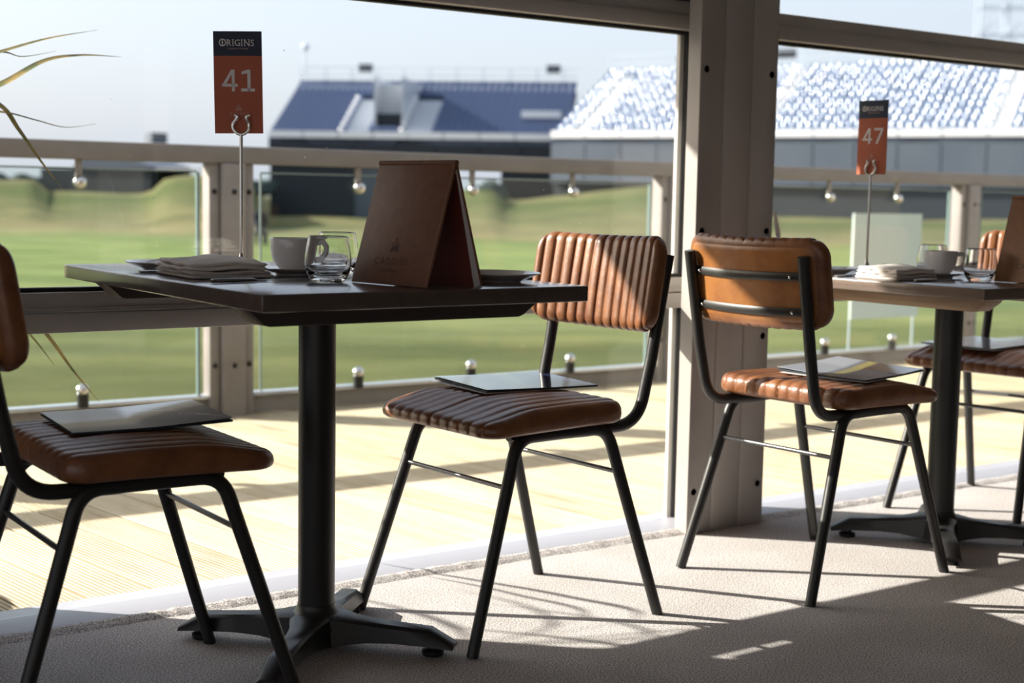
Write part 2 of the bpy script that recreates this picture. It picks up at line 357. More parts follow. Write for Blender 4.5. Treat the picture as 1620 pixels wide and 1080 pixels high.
# ------------------------------------------------------------ the room
GY = 2.988                                   # plane of the window glass
b = MB().box((-4,-5,-.1),(9,2.862,0)); struct('floor', b, M['carpet'], 'pale beige carpet across the room', 'floor')
b = MB(); n = 420; pr_ = []
for i in range(n):
    x = .66+i*8.3/(n-1); j1 = .004*sin(i*.37)+.005*sin(i*.053)+random.uniform(-.0025,.0025); j2 = random.uniform(-.0015,.0015)
    pr_.append([(x,2.818+j1*.7,-.0005),(x,2.832+j1*.3,.0045+j2),(x,2.848,.0085+j2),(x,2.861+random.uniform(-.0015,.0015),.008+j2),(x,2.864,.0)])
for i in range(n-1):
    for k in range(4): b.add([pr_[i][k],pr_[i+1][k],pr_[i+1][k+1],pr_[i][k+1]],[(0,1,2,3)])
struct('floor_carpet_edge', b, M['carpet'], 'frayed cut edge of the beige carpet along the white sill', 'carpet edge')
b = MB().box((.6,2.862,-.1),(9,3.05,.0015)); struct('trim_1', b, M['sill'], 'white sill strip between carpet and glass', 'sill', bevel=.001)
b = MB().box((-4,-5,2.35),(9,3.08,2.45)); struct('ceiling', b, M['ceil'], 'ceiling of the room', 'ceiling')
b = MB().box((-4,-5.1,-.1),(9,-5,2.35))
struct('wall_back', b, M['wall'], 'rear wall of the room behind the camera', 'wall')
b = MB().box((9,-5,0),(9.1,3.2,2.35)); struct('wall_right', b, M['wall'], 'wall at the far right end', 'wall')
b = MB().box((-4.1,-5,0),(-4,3.2,.25)).box((-4.1,-5,1.6),(-4,3.2,2.35))
for y in (-5,-2.4,.3,3.0): b.box((-4.1,y,.25),(-4,y+.2,1.6))  # gap between the uprights is added to let in fill light
struct('wall_left', b, M['wall'], 'far left end wall with an added opening that lets in fill light', 'wall')
b = MB().box((-4,3.03,-.1),(.70,3.23,2.35)); struct('wall_front', b, M['wall'], 'unseen solid wall left of the window, placed to shade that side', 'wall')  # out of view, placed to cast the shadow over the left side

def post(name, x0, n_, lab):
    b = MB(); W = .284; y = 2.812; seq = [(0,0),(.083,0),(.086,.004),(.091,.004),(.094,0),(.186,0),(.189,.004),(.194,.004),(.197,0),(W,0),(W,.05),(0,.05)]
    b.prism([(x0+a, y+c) for a,c in seq], 0, 2.35)
    o = struct(name, b, M['post'], lab, 'post', bevel=.0015, seg=1)
    for zz in (.115,.53,.82,1.245,1.75):
        for xx in (.022,.262):
            MB().lathe([(0,-.004),(.0085,-.004),(.0095,-.002),(.0095,0),(0,0)], 16, Matrix.Translation((x0+xx,y,zz)) @ Matrix.Rotation(-pi/2,4,'X').inverted()).build('bolt', M['bolt'], o)
    return o
post('trim_2', 2.570, 2, 'broad grey metal post between the two windows')
post('trim_3', 4.72, 3, 'broad grey metal post at the right end of the window')
def window(idx, x0, x1, upper_glass, lab):
    w_ = thing('window_%d' % idx, lab, 'window', (x0, GY, 0), kind='structure')
    T = Matrix.Translation((-x0,-GY,0))
    def P(name, bx, m, bev=.003):
        q = MB()
        for a_, b_ in bx: q.box(a_, b_, T)
        return q.build(name, m, w_, bevel=bev)
    # mid rail: two stacked profiles with a groove between
    P('mid_rail', [((x0,2.948,.604),(x1,3.008,.645))], M['frame'])
    P('mid_rail', [((x0,2.962,.652),(x1,3.008,.688)),((x0,2.956,.6475),(x1,3.0,.656))], M['frame'])
    P('head_beam', [((x0,2.948,1.362),(x1,3.03,1.400))], M['frame'])
    P('head_beam', [((x0,2.956,1.404),(x1,3.03,1.438)),((x0,2.952,1.399),(x1,3.0,1.406))], M['frame'])
    P('stile', [((x1-.152,2.973,.0),(x1,2.990,2.35)),((x1-.152,2.925,.0),(x1,2.9695,2.35)),((x1-.112,2.864,.0),(x1,2.924,2.35)),((x1-.192,2.996,.0),(x1,3.010,2.35))], M['frame'], .0015)
    P('stile', [((x0,2.868,.0),(x0+.05,3.06,2.35))], M['frame'])
    P('gasket', [((x1-.178,2.982,.002),(x1-.153,2.9955,2.35)),((x1-.149,2.9690,.002),(x1-.10,2.9740,2.35))], M['gasket'], .001)
    P('glass_pane', [((x0,GY-.003,.002),(x1-.16,GY+.003,.604))], M['pane'], 0)
    P('glass_pane', [((x0,GY-.003,.688),(x1-.16,GY+.003,1.362))], M['pane'], 0)
    P('gasket', [((x0,2.976,.6885),(x1-.16,3.0,.697))], M['gasket'], .001)
    P('gasket', [((x0,2.976,1.353),(x1-.16,3.0,1.3615))], M['gasket'], .001)
    if upper_glass: P('glass_pane', [((x0,GY-.003,1.438),(x1-.16,GY+.003,2.3))], M['pane'], 0)
    else: P('blind_panel', [((x0,2.97,1.4385),(x1-.12,3.06,2.35))], M['dkgrey'])
    q = MB(); rs = random.Random(idx*5)
    for k in range(26):
        x, z = x0+.35+rs.random()*(x1-x0-.7), .72+rs.random()*.55; r_ = rs.uniform(.0006,.0016)
        q.lathe([(0,0),(r_,0),(r_*.6,.0006),(0,.0008)],8,T @ Matrix.Translation((x,GY-.0031,z)) @ Matrix.Rotation(pi/2,4,'X'))
    sp_ = q.build('dried_specks', M['stwhite'], w_); sp_['kind'] = 'stuff'
    return w_
window(1, .70, 2.852, False, 'large left window of two panes with a mid rail')
window(2, 2.853, 4.99, True, 'large right window with sky above its head beam')
b = MB().box((5.0,2.9,-.1),(9,3.1,2.35)); struct('wall_front_right', b, M['wall'], 'solid front wall right of the windows', 'wall')
# unseen beam over the deck, added to shade the chair backs
b = MB().box((-3.5,4.24,2.10),(9.5,4.32,2.34))
for x in (-3.4,.3,6.2,9.3): b.box((x,3.06,2.26),(x+.06,4.24,2.34))
struct('trim_4', b, M['dkgrey'], 'eaves beam on short brackets over the deck, unseen and added to cast shade', 'eaves beam')

# ------------------------------------------------------------ deck
def deck():
    g = Vector((cos(DECK), sin(DECK))); p = Vector((g.y, -g.x)); mb = MB(); vs = []; fs = []
    pitch = .013; nb = 11; gap = .005; bw = nb*pitch+gap; ya, yb = 3.052, 5.62
    prof = []
    for bi in range(-14, 92):
        s0 = bi*bw
        prof.append((s0, -.03)); prof.append((s0+.0001, -.0105))
        for k in range(nb):
            for t, h in ((.12,0),(.62,0),(.72,-.004),(.98,-.004)): prof.append((s0+(k+t)*pitch, -.0085+h))
        prof.append((s0+nb*pitch, -.03))
    for s_, h in prof:
        for yy in (ya, yb):
            base = p*s_; t = (yy-base.y)/g.y; q = base+g*t; vs.append((q.x, q.y, h))
    for i in range(len(prof)-1): fs.append((2*i,2*i+1,2*i+3,2*i+2))
    me = bpy.data.meshes.new('deck'); me.from_pydata(vs, [], fs); me.materials.append(M['deck'])
    o = bpy.data.objects.new('deck', me); C.objects.link(o); tag(o, 'sunlit grooved timber deck outside the windows', 'deck', kind='structure')
deck()

# ------------------------------------------------------------ balustrade
BY = 5.38
bal = thing('balustrade', 'timber topped glass balustrade with round clamps along the deck edge', 'balustrade', (2.38, BY, 0))
BT = Matrix.Translation((-2.38,-BY,0))
MB().box((-3,BY-.045,1.012),(12,BY+.06,1.082),BT).build('handrail', M['handrail'], bal, bevel=.006)
MB().box((-3,BY+.012,-.06),(12,BY+.05,.062),BT).build('kick_board', M['kick'], bal, bevel=.004)
MB().box((-3,BY-.012,.062),(12,BY+.05,.078),BT).build('bottom_channel', M['kicktop'], bal, bevel=.003)
posts = [(-.0,.19),(2.285,.19),(4.66,.17),(6.98,.18),(9.3,.18)]
for x, wd in posts:
    q = MB().box((x+.045,BY-.055,-.02),(x+wd-.045,BY+.045,1.012),BT).box((x,BY-.03,-.02),(x+.041,BY+.045,1.012),BT).box((x+wd-.041,BY-.03,-.02),(x+wd,BY+.045,1.012),BT)
    po = q.build('post', M['balpost'], bal, bevel=.004)
    for zz in (.2,.9):
        for xx, yy in ((x+.02,-.03),(x+wd/2,-.055),(x+wd-.02,-.03)):
            MB().sphere((xx,BY+yy,zz),.011,10,BT).build('bolt', M['bolt'], po)
xs = [-3]+[v for x,wd in posts for v in (x-.045, x+wd+.045)]+[12]
xs = [(-3,-.045),(.235,2.24),(2.52,4.60),(4.875,6.90),(7.2,9.25),(9.53,12)]
for a_, b_ in xs:
    g_ = MB().box((a_,BY-.006,.075),(b_,BY+.006,.975),BT).build('glass_panel', M['balglass'], bal)
    MB().box((b_,BY-.008,.075),(b_+.012,BY+.008,.975),BT).box((a_-.003,BY-.008,.075),(a_,BY+.008,.975),BT).box((a_,BY-.0065,.975),(b_,BY+.0065,.982),BT).build('panel_edge', M['glassedge'], g_)
for x in (.55,1.765,2.963,3.545,4.111,5.866,6.42,7.70):
    q = MB().box((x-.013,BY-.022,.94),(x+.013,BY-.008,1.012),BT).build('top_clamp', M['balpost'], bal, bevel=.003)
    MB().sphere((x,BY-.03,.925),.026,18,BT).build('clamp_disc', M['chrome'], q)
    q = MB().tube([(x,BY-.03,.07),(x,BY-.03,.125)],.022,14,BT).build('bottom_clamp', M['bolt'], bal)
    MB().sphere((x,BY-.03,.135),.026,18,BT).build('clamp_disc', M['chrome'], q)

# ------------------------------------------------------------ chairs
def cushion(a, bb, rc, re, top, bot, ribs_axis, pitch, gd, nx=110, ny=110, dome=0.0, back_ribs=False, bend=None):
    """rounded slab in local coords (u along ribs direction..), returns MB. x half a, y half bb."""
    def sdf(x, y):
        qx, qy = abs(x)-(a-rc), abs(y)-(bb-rc)
        return rc-(math.hypot(max(qx,0),max(qy,0))+min(max(qx,qy),0))
    def ext(y): 
        q = abs(y)-(bb-rc)
        return a if q <= 0 else a-rc+math.sqrt(max(rc*rc-q*q, 0))
    P = [[None]*(ny+1) for _ in range(nx+1)]; Q = [[None]*(ny+1) for _ in range(nx+1)]
    for i in range(nx+1):
        for j in range(ny+1):
            y = bb*sin(pi/2*(2*j/ny-1))*.35+bb*(2*j/ny-1)*.65; X = ext(y)
            if j in (0, ny): X = a-rc
            u = 2*i/nx-1; x = X*(.45*sin(pi/2*u)+.55*u)
            d = max(0, min(sdf(x,y), re)); f = (max(0, 1-(1-d/re)**2.5))**.42
            if i in (0,nx) or j in (0,ny): f = 0
            dm = dome*(1-(x/a)**2)*(1-(y/bb)**2)
            c = ribs_axis(x,y); g = 1-abs(sin(pi*c/pitch))**.42; 
            g = gd*g**1.2
            if abs(c) > ribs_axis(a,bb)-pitch*.35: g *= .3
            P[i][j] = Vector((x, y, (top+dm)*f)); Q[i][j] = Vector((x, y, -bot*f))
            P[i][j].z -= g*f*.95
            if f < .98:
                k = (1-f)*g; nrm = Vector((x/a, y/bb, 0)); 
                sc = 1-k/ max(.05, math.hypot(x,y)); P[i][j].x *= sc; P[i][j].y *= sc
                if back_ribs or True: Q[i][j].x *= sc; Q[i][j].y *= sc
            if back_ribs: Q[i][j].z += g*f*.4
    mb = MB(); vs = []; fs = []; N = ny+1
    for i in range(nx+1):
        for j in range(ny+1): vs.append(P[i][j])
    off = len(vs)
    for i in range(nx+1):
        for j in range(ny+1): vs.append(Q[i][j])
    for i in range(nx):
        for j in range(ny):
            fs.append((i*N+j,(i+1)*N+j,(i+1)*N+j+1,i*N+j+1)); fs.append((off+i*N+j,off+i*N+j+1,off+(i+1)*N+j+1,off+(i+1)*N+j))
    if bend: vs = [bend(v) for v in vs]
    mb.add(vs, fs); return mb
def weld(o):
    bm = bmesh.new(); bm.from_mesh(o.data); bmesh.ops.remove_doubles(bm, verts=bm.verts, dist=.00005); bmesh.ops.recalc_face_normals(bm, faces=bm.faces)
    for f in bm.faces: f.smooth = True
    for e in bm.edges: e.smooth = True
    bm.to_mesh(o.data); bm.free(); return o

def make_chair():
    t = thing('dining_chair', 'x', 'chair')
    rl = .0132
    for s in (-1, 1):
        for d in (1, -1):
            pts = fillet([(d*.255,s*.203,0),(d*.150,s*.176,.325),(d*.118,s*.168,.418),(0,s*.166,.418)] if False else [(d*.255,s*.203,0),(d*.122,s*.169,.419),(0,s*.166,.419)], .055, 9)
            rr = [rl*.93 if i == 0 else rl for i in range(len(pts))]
            MB().tube(pts, rr, 14).build('leg', M['black'], t)
    for d in (1, -1):
        MB().tube([(d*.153,-.178,.322),(d*.153,.178,.322)], .0052, 10).build('stretcher', M['rod'], t)
    for s in (-1, 1):
        pts = fillet([(.13,s*.150,.424),(-.06,s*.158,.416),(-.215,s*.166,.420),(-.247,s*.170,.56),(-.288,s*.172,.783)], .075, 9)
        MB().tube(pts, rl, 14).build('back_post', M['black'], t)
    # seat pan under the cushion
    q = MB(); pan = []
    for k in range(40):
        a_ = 2*pi*k/40; ex = .42
        pan.append((.035+.158*math.copysign(abs(cos(a_))**ex, cos(a_)), .178*math.copysign(abs(sin(a_))**ex, sin(a_))))
    q.prism(pan, .427, .441); q.build('seat_pan', M['black'], t, bevel=.004)
    # seat
    def bs(v):
        x, y, z = v; dx = x/.185
        k = min(1, max(0, (x-.045)/.145)); k = k*k*(3-2*k)
        zz = .449+(z*(1-.36*k) if z > 0 else z*(1-.25*k))-.006*k-.004*dx-.004*max(0,-dx-.4)
        return Vector((x+.032, y, zz))
    sc = cushion(.190, .207, .052, .030, .030, .020, lambda x,y: y, .0342, .0075, dome=.007, bend=bs)
    weld(sc.build('seat', M['leather'], t))
    # backrest: local x = height, y = width, z = forward ; bent
    def bb_(v):
        h, y, z = v
        fwd = z + .030*(y/.2)**2
        zz = .7175+h; lean = -.266-(h)*.16
        return Vector((lean+fwd*cos(.16)-.0, y, zz+fwd*.16))
    sc = cushion(.104, .206, .048, .026, .025, .014, lambda x,y: y, .0295, .0095, nx=70, ny=190, dome=.003, bend=bb_)
    weld(sc.build('backrest', M['leather'], t))
    # smooth leather back panel, straps and screws
    q = MB(); vs = []; fs = []; na, nb2 = 24, 40
    for i in range(na+1):
        for j in range(nb2+1):
            h = -.088+.176*i/na; yy = -.19+.38*j/nb2
            c = max(0, abs(h)-.055); lim = .19-(.035-math.sqrt(max(0,.035**2-c*c)) if c < .035 else .035)
            yy = yy*lim/.19; e = min(1, min(.088-abs(h), lim-abs(yy))/.012)
            vs.append(bb_((h, yy, -.0120-.0045*math.sqrt(max(0,e)))))
    for i in range(na):
        for j in range(nb2): k = i*(nb2+1)+j; fs.append((k,k+1,k+nb2+2,k+nb2+1))
    q.add(vs, fs); q.build('back_panel', M['leatherback'], t)
    for h in (.020, -.060):
        pts = [bb_((h, y/100, -.0185)) for y in range(-17, 18)]
        st = MB().tube([p+Vector((-.002,0,0)) for p in pts], 1, 8, flat=(.0095,.0022,(0,0,1))).build('strap', M['black'], t)
        for y in (-.13, .148):
            p = bb_((h, y, -.0235)); MB().sphere(p, .0045, 10).build('screw', M['chrome'], st)
    return t
CH = 'brown leather dining chairs'
c0 = make_chair(); c0['group'] = CH
c0.location = (1.752,2.481,0); c0.rotation_euler = (0,0,R(183.8))
c0['label'] = 'ribbed tan leather chair in the centre with front of its backrest sunlit'
dup(c0, (.86,2.42,0), R(-.5), 'brown leather chair at the left edge, in shade before table 41')
dup(c0, (2.594,2.377,0), R(3.7), 'tan leather chair seen from behind with two black straps on its back')
dup(c0, (3.605,2.60,0), R(189), 'tan leather chair cut off by the right edge, behind table 47')

# ------------------------------------------------------------ tables
def table_base(t):
    MB().tube([(0,0,.035),(0,0,.69)], .0365, 40).build('pole', M['black'], t)
    q = MB(); q.lathe([(0,.012),(.055,.012),(.058,.03),(.062,.05),(.055,.066),(.043,.074),(.0385,.082),(.0375,.09),(0,.09)], 40)
    for k in range(4):
        a_ = pi/4+k*pi/2; T = Matrix.Rotation(a_,4,'Z')
        w0, w1 = .036, .026; L = .285
        # arm with curved web into the hub and a chamfered end
        prof = [(.0,.014,.074,w0*1.5),(.05,.014,.072,w0*1.25),(.08,.018,.066,w0*.92),(.11,.022,.062,w1*1.1),(.16,.024,.058,w1),(.235,.022,.053,w1),(L,.018,.026,w1)]
        vs = []; fs = []
        for x, z0, z1, hw in prof: vs += [(x,-hw,z0),(x,hw,z0),(x,hw*.86,z1-.006),(x,hw*.6,z1),(x,-hw*.6,z1),(x,-hw*.86,z1-.006)]
        for i in range(len(prof)-1):
            for j in range(6): fs.append((i*6+j,i*6+(j+1)%6,(i+1)*6+(j+1)%6,(i+1)*6+j))
        fs += [tuple(range(5,-1,-1)), tuple((len(prof)-1)*6+j for j in range(6))]
        q.add(vs, fs, T)
        MB().lathe([(0,0),(.020,0),(.022,.004),(.022,.010),(.012,.014),(.012,.024),(0,.024)],20,T @ Matrix.Translation((L-.045,0,0))).build('glide', M['gasket'], t)
    q.build('foot_base', M['black'], t)
    MB().lathe([(0,.688),(.09,.688),(.09,.694),(0,.694)],32).build('mounting_plate', M['black'], t)
t1 = thing('dining_table', 'dark square-edged table in the foreground carrying card 41', 'table', (1.287,2.49,0))
table_base(t1); L1 = Matrix.Translation((-1.287,-2.49,0))
MB().box((.952,2.028,.7165),(1.597,2.995,.745),L1).build('tabletop', M['ttop'], t1, bevel=.003, seg=3)
XZ = lambda y0: Matrix(((1,0,0,0),(0,0,1,0),(0,1,0,0),(0,0,0,1)))
for y0 in (2.125, 2.79):
    q = MB(); q.prism([(.968,.7163),(1.562,.7163),(1.55,.707),(1.522,.687),(1.512,.684),(1.012,.684),(1.002,.687),(.98,.707)], y0, y0+.07, L1 @ XZ(0))
    q.build('batten', M['tbat'], t1, bevel=.0015)
t2 = thing('dining_table', 'brown table with pale pine batten, carrying card 47 at right', 'table', (3.11,2.405,0))
table_base(t2); L2 = Matrix.Translation((-3.11,-2.405,0)); H2 = .709
t2.children[0].scale = (1,1,1)
M['ttop2'] = table_mat('brown_laminate_top', (.17,.125,.10))
MB().box((2.79,2.062,H2-.028),(3.435,2.95,H2),L2).build('tabletop', M['ttop2'], t2, bevel=.003, seg=3)
for x0 in (2.85, 3.30):
    q = MB(); q.prism([(2.10,H2-.0282),(2.90,H2-.0282),(2.89,H2-.04),(2.86,H2-.061),(2.14,H2-.061),(2.11,H2-.04)], x0, x0+.07, L2 @ Matrix(((0,0,1,0),(1,0,0,0),(0,1,0,0),(0,0,0,1))))
    q.build('batten', M['pine'], t2, bevel=.003)
for o in t2.children:
    if o.name.startswith(('pole','mounting')): o.scale.z = (H2-.062)/.694*1.0
    
# ------------------------------------------------------------ table ware
def plate(x, y, z, r, lab, grp='white side plates'):
    s = r/.085
    o = MB().lathe([(0,.002),(.040*s,.002),(.042*s,0),(.048*s,0),(.050*s,.003),(.062*s,.0075),(.0845*s,.0160),(.085*s,.0175),(.0835*s,.0182),(.064*s,.0118),(.056*s,.0072),(.050*s,.0055),(0,.0052)],72).build('side_plate', M['china'])
    o.location = (x,y,z); return tag(o, lab, 'plate', grp)
plate(1.075,2.725,.7452,.085,'white side plate behind the folded napkin on table 41')
plate(1.500,2.187,.7452,.085,'white side plate at the right end of table 41 beside the menu')
plate(2.915,2.655,H2+.0002,.080,'white side plate behind the chair back on table 47')

def cup_set(x, y, z, ang, labc, labs, sc=1.05):
    o = MB().lathe([(0,.003),(.026,.003),(.028,0),(.033,0),(.034,.004),(.048,.007),(.064,.0125),(.066,.0145),(.064,.0150),(.046,.0095),(.032,.008),(0,.0078)],64).build('saucer', M['china'])
    o.location = (x,y,z); tag(o, labs, 'saucer', 'saucers under cups')
    c = thing('coffee_cup', labc, 'cup', (x,y,z+.0085), ang, 'white coffee cups')
    MB().lathe([(0,.002),(.019,.002),(.021,0),(.024,0),(.0245,.003),(.031,.010),(.0375,.022),(.0410,.038),(.0420,.058),(.0415,.0600),(.0405,.0592),(.0395,.040),(.035,.022),(.028,.011),(.018,.006),(0,.005)],64).build('bowl', M['china'], c)
    MB().tube(catmull([(.038,0,.050),(.052,0,.053),(.061,0,.044),(.060,0,.031),(.050,0,.020),(.034,0,.016)],7), .0034, 12, flat=(1,1.6,(0,1,0))).build('handle', M['china'], c)
    c.scale = (sc,sc,sc)
    return c
cup_set(1.235,2.493,.7452,R(-35),'white coffee cup beside the tumblers on table 41','white saucer under the cup on table 41')
cup_set(3.075,2.415,H2+.0002,R(-38),'white coffee cup with visible handle on table 47','white saucer under the cup on table 47')
def tumbler(x, y, z, lab):
    pr = [(0,.0015),(.020,.0012),(.024,0),(.028,.0015),(.0345,.009),(.0395,.022),(.0415,.036),(.0410,.050),(.0385,.066),(.0355,.0815),(.0350,.0828),(.0343,.0815),(.0372,.066),(.0395,.050),(.0398,.036),(.0375,.024),(.0300,.0155),(.018,.0125),(0,.012)]
    P = catmull([(r,0,h) for r,h in pr[1:11]],3); Q = catmull([(r,0,h) for r,h in pr[10:18]],3)
    o = MB().lathe([pr[0]]+[(p.x,p.z) for p in P]+[(p.x,p.z) for p in Q[1:]]+[pr[-1]],64).build('tumbler', M['glass'])
    for e in o.data.edges: e.use_edge_sharp = False
    o.location = (x,y,z); return tag(o, lab, 'glass', 'clear glass tumblers')
tumbler(1.190,2.262,.7454,'empty clear tumbler in front of the menu corner on table 41')
tumbler(1.322,2.475,.7454,'clear tumbler partly hidden behind the menu on table 41')
tumbler(3.055,2.275,H2+.0004,'front clear tumbler beside the brown menu on table 47')
tumbler(3.175,2.52,H2+.0004,'clear tumbler standing behind the cup on table 47')

def napkin(x, y, z, rz, L, W, lab, h=.030, layers=4):
    """folded linen: a stack of folded flaps, fold ridges on the left side"""
    q = MB(); lt = h/layers
    for k in range(layers):
        n1, n2 = 26, 22; vs = []; fs = []
        zz = k*lt
        offx = .0035*sin(k*2.1+1); 
        for i in range(n1+1):
            for j in range(n2+1):
                u = i/n1; v = j/n2; xx = -L/2+offx+L*u*(1-.03*k); yy = -W/2+.003*cos(k*1.7)+W*v*(1-.02*k)
                wob = .0016*sin(9*u+5*v+k)+.0012*sin(17*v+3*k)
                puff = (.010 if k == layers-1 else .0)*min(1,u*1.7)*sin(pi*min(1,u*.75+.2))**.7*v**.8*(1 if v < .9 else (1-v)*10)
                ed = min(u, 1-u)*L; ev = min(v, 1-v)*W; e = min(1, math.sqrt(max(0,min(ed,ev))/.0045))
                vs.append((xx, yy, zz+lt*.5+lt*.47*e+wob*(k > 0)+puff))
        off = len(vs)
        for i in range(n1+1):
            for j in range(n2+1):
                a_ = vs[i*(n2+1)+j]; u = i/n1; v = j/n2; ed = min(u, 1-u)*L; ev = min(v, 1-v)*W; e = min(1, math.sqrt(max(0,min(ed,ev))/.0045))
                vs.append((a_[0], a_[1], max(0, zz+lt*.5-lt*.45*e+(.0016*sin(9*u+5*v+k)+.0012*sin(17*v+3*k))*(k > 0))))
        N = n2+1
        for i in range(n1):
            for j in range(n2):
                fs.append((i*N+j,(i+1)*N+j,(i+1)*N+j+1,i*N+j+1)); fs.append((off+i*N+j,off+i*N+j+1,off+(i+1)*N+j+1,off+(i+1)*N+j))
        q.add(vs, fs)
    o = q.build('folded_napkin', M['napkin']); weld(o); o.location = (x,y,z); o.rotation_euler = (0,0,rz)
    return tag(o, lab, 'napkin', 'beige folded napkins')
napkin(1.078,2.508,.7452,R(-3),.165,.205,'beige folded napkin at the left end of table 41')
napkin(1.495,2.425,.7452,R(8),.15,.17,'folded napkin half hidden behind the menu on table 41')
napkin(2.915,2.425,H2+.0002,R(-4),.155,.15,'beige folded napkin on the near edge of table 47')

def knife(x, y, z, rz, lab):
    t = thing('table_knife', lab, 'knife', (x,y,z), rz, 'table knives')
    MB().tube([(0,0,.0042),(.004,0,.0046),(.05,0,.0046),(.088,0,.0044),(.094,0,.0035)],[.5,.95,1,.8,.5],12,flat=(.0040,.0075,(0,0,1))).build('handle', M['steel'], t)
    MB().prism([(.092,-.004),(.12,-.009),(.18,-.0095),(.205,-.005),(.212,.002),(.19,.006),(.12,.005),(.092,.003)],.0022,.0036).build('blade', M['steel'], t, bevel=.0004, seg=1)
knife(.985,2.302,.7452,R(10),'steel table knife lying along the near side of table 41')
knife(2.835,2.30,H2+.0002,R(6),'steel table knife in front of the napkin on table 47')
def fork(x, y, z, rz, lab, lift=0):
    t = thing('table_fork', lab, 'fork', (x,y,z), rz, 'table forks')
    MB().tube([(0,0,.0035),(.01,0,.0035),(.07,0,.005),(.125,0,.0075),(.14,0,.006)],[1,1,.75,.5,.9],10,flat=(.0025,.0065,(0,0,1))).build('handle', M['steel'], t)
    q = MB()
    for k in range(4):
        yy = -.0105+.007*k; q.tube(catmull([(.138,yy*.5,.006),(.150,yy,.004),(.168,yy,.007),(.19,yy,.015+lift)],4),.0014,8)
    q.build('tines', M['steel'], t)
fork(.978,2.625,.7452,R(1),'steel fork lying between plate and napkin on table 41', .006)
fork(2.81,2.535,H2+.0002,R(4),'steel fork behind the napkin on table 47')

# ------------------------------------------------------------ table cards and their stands
def card_stand(x, y, z, rz, rod, lab, lab2, number, tilt=0):
    t = thing('card_stand', lab, 'card holder', (x,y,z), rz, 'steel card stands')
    MB().lathe([(0,0),(.034,0),(.036,.002),(.034,.004),(.022,.008),(.009,.016),(.0045,.024),(.0032,.034),(0,.034)],40).build('base', M['chrome'], t)
    MB().tube([(0,0,.02),(0,0,rod)],.0036,14).build('rod', M['chrome'], t)
    zc = rod+.018; pts = catmull([(-.0125,-.004,zc+.0210),(-.0075,-.0045,zc+.0185),(-.0105,-.0035,zc+.011),(-.0165,-.002,zc+.003),(-.0155,-.002,zc-.0075),(-.0085,-.002,zc-.0155),(0,-.002,zc-.018),
        (.0085,-.002,zc-.0155),(.0155,-.002,zc-.0075),(.0165,-.002,zc+.003),(.0125,-.0035,zc+.011),(.0120,-.0045,zc+.0185),(.0185,-.004,zc+.0210)],5)
    MB().tube(pts,1,12,flat=(.0011,.0034,(0,1,0))).build('clip', M['chrome'], t)
    c = thing('table_number_card', lab2, 'table number', (x,y,z), rz, None)
    z0 = rod+.002; zt = z0+.208; yf = .0015
    card = MB().box((-.0495,yf,z0),(.0495,yf+.0012,zt-.050)).build('number_panel', M['orange'], c)
    hd = MB().box((-.0495,yf,zt-.050),(.0495,yf+.0012,zt)).build('header_panel', M['navy'], c)
    MB().box((-.0495,yf+.00122,z0),(.0495,yf+.0018,zt)).build('card_back', M['paper'], c)
    FX = Matrix(((1,0,0,0),(0,0,-1,yf-.0004),(0,1,0,0),(0,0,0,1)))
    def at(xx, zz): m_ = FX.copy(); m_[0][3] = xx; m_[2][3] = zz; return m_
    # digits as plain strokes
    q = MB(); hh = .044; s_ = .0062; zb = z0+.086
    def bar(x0,x1,a0,a1): q.box((x0,yf-.0006,zb+a0),(x1,yf,zb+a1))
    def four(xo):
        q.prism([(xo,zb+.0115),(xo+.0195,zb+hh),(xo+.0265,zb+hh),(xo+.0265,zb),(xo+.0205,zb),(xo+.0205,zb+hh-.009),(xo+.007,zb+.0115)],yf-.0006,yf,XZ(0))
        bar(xo,xo+.0325,.0095,.0155)
    def one(xo): bar(xo+.013,xo+.0195,0,hh); bar(xo,xo+.028,0,.0058); q.prism([(xo+.013,zb+hh),(xo+.013,zb+hh-.007),(xo+.001,zb+hh-.0095),(xo+.001,zb+hh-.004)],yf-.0006,yf,XZ(0))
    def seven(xo): bar(xo,xo+.030,hh-.006,hh); q.prism([(xo+.030,zb+hh-.003),(xo+.030,zb+hh-.006),(xo+.0125,zb),(xo+.0055,zb),(xo+.0225,zb+hh-.006)],yf-.0006,yf,XZ(0))
    four(-.0335); (one if number == 41 else seven)(.006)
    q.build('number', M['print'], card)
    fr = lambda f: -.0495+.099*f
    for ch, f, sz in (('O',.191,.0225),('R',.322,.0188),('I',.409,.0188),('G',.500,.0188),('I',.589,.0188),('N',.694,.0188),('S',.806,.0188)):
        textmesh(ch, sz, 'wordmark_letter', M['print'], hd, at(fr(f), zt-.0298-(.0008 if ch == 'O' else 0)), sx=.92)
    q = MB(); z1_, z2_ = zt-.0298, zt-.0298+.0131
    for f in (.290,.409,.589,.652,.736):      # slab serifs on the stems
        q.box((fr(f)-.0020,yf-.0005,z1_),(fr(f)+.0020,yf,z1_+.0007)); q.box((fr(f)-.0020,yf-.0005,z2_-.0007),(fr(f)+.0020,yf,z2_))
    q.lathe([(0,0),(.0022,0),(.0010,.0025),(.0016,.006),(.0012,.009),(.0004,.0105),(0,.0105)],10,Matrix.Translation((fr(.191),yf-.0004,z1_+.0012)) @ Matrix.Diagonal((1,.3,1,1))).build('wordmark_detail', M['print'], hd)
    textmesh('Hospitality at The Open', .0042, 'small_text', M['printfade'], hd, at(.001, zt-.0362))
    icon(card, M['printfade'], at(.000, z0+.0455), .0062)
    textmesh('CADDIES', .0078, 'logo_text', M['printfade'], card, at(.001, z0+.0372), spacing=1.3)
    textmesh('KITCHEN', .0036, 'small_text', M['printfade'], card, at(.001, z0+.0315), spacing=1.3)
    return t
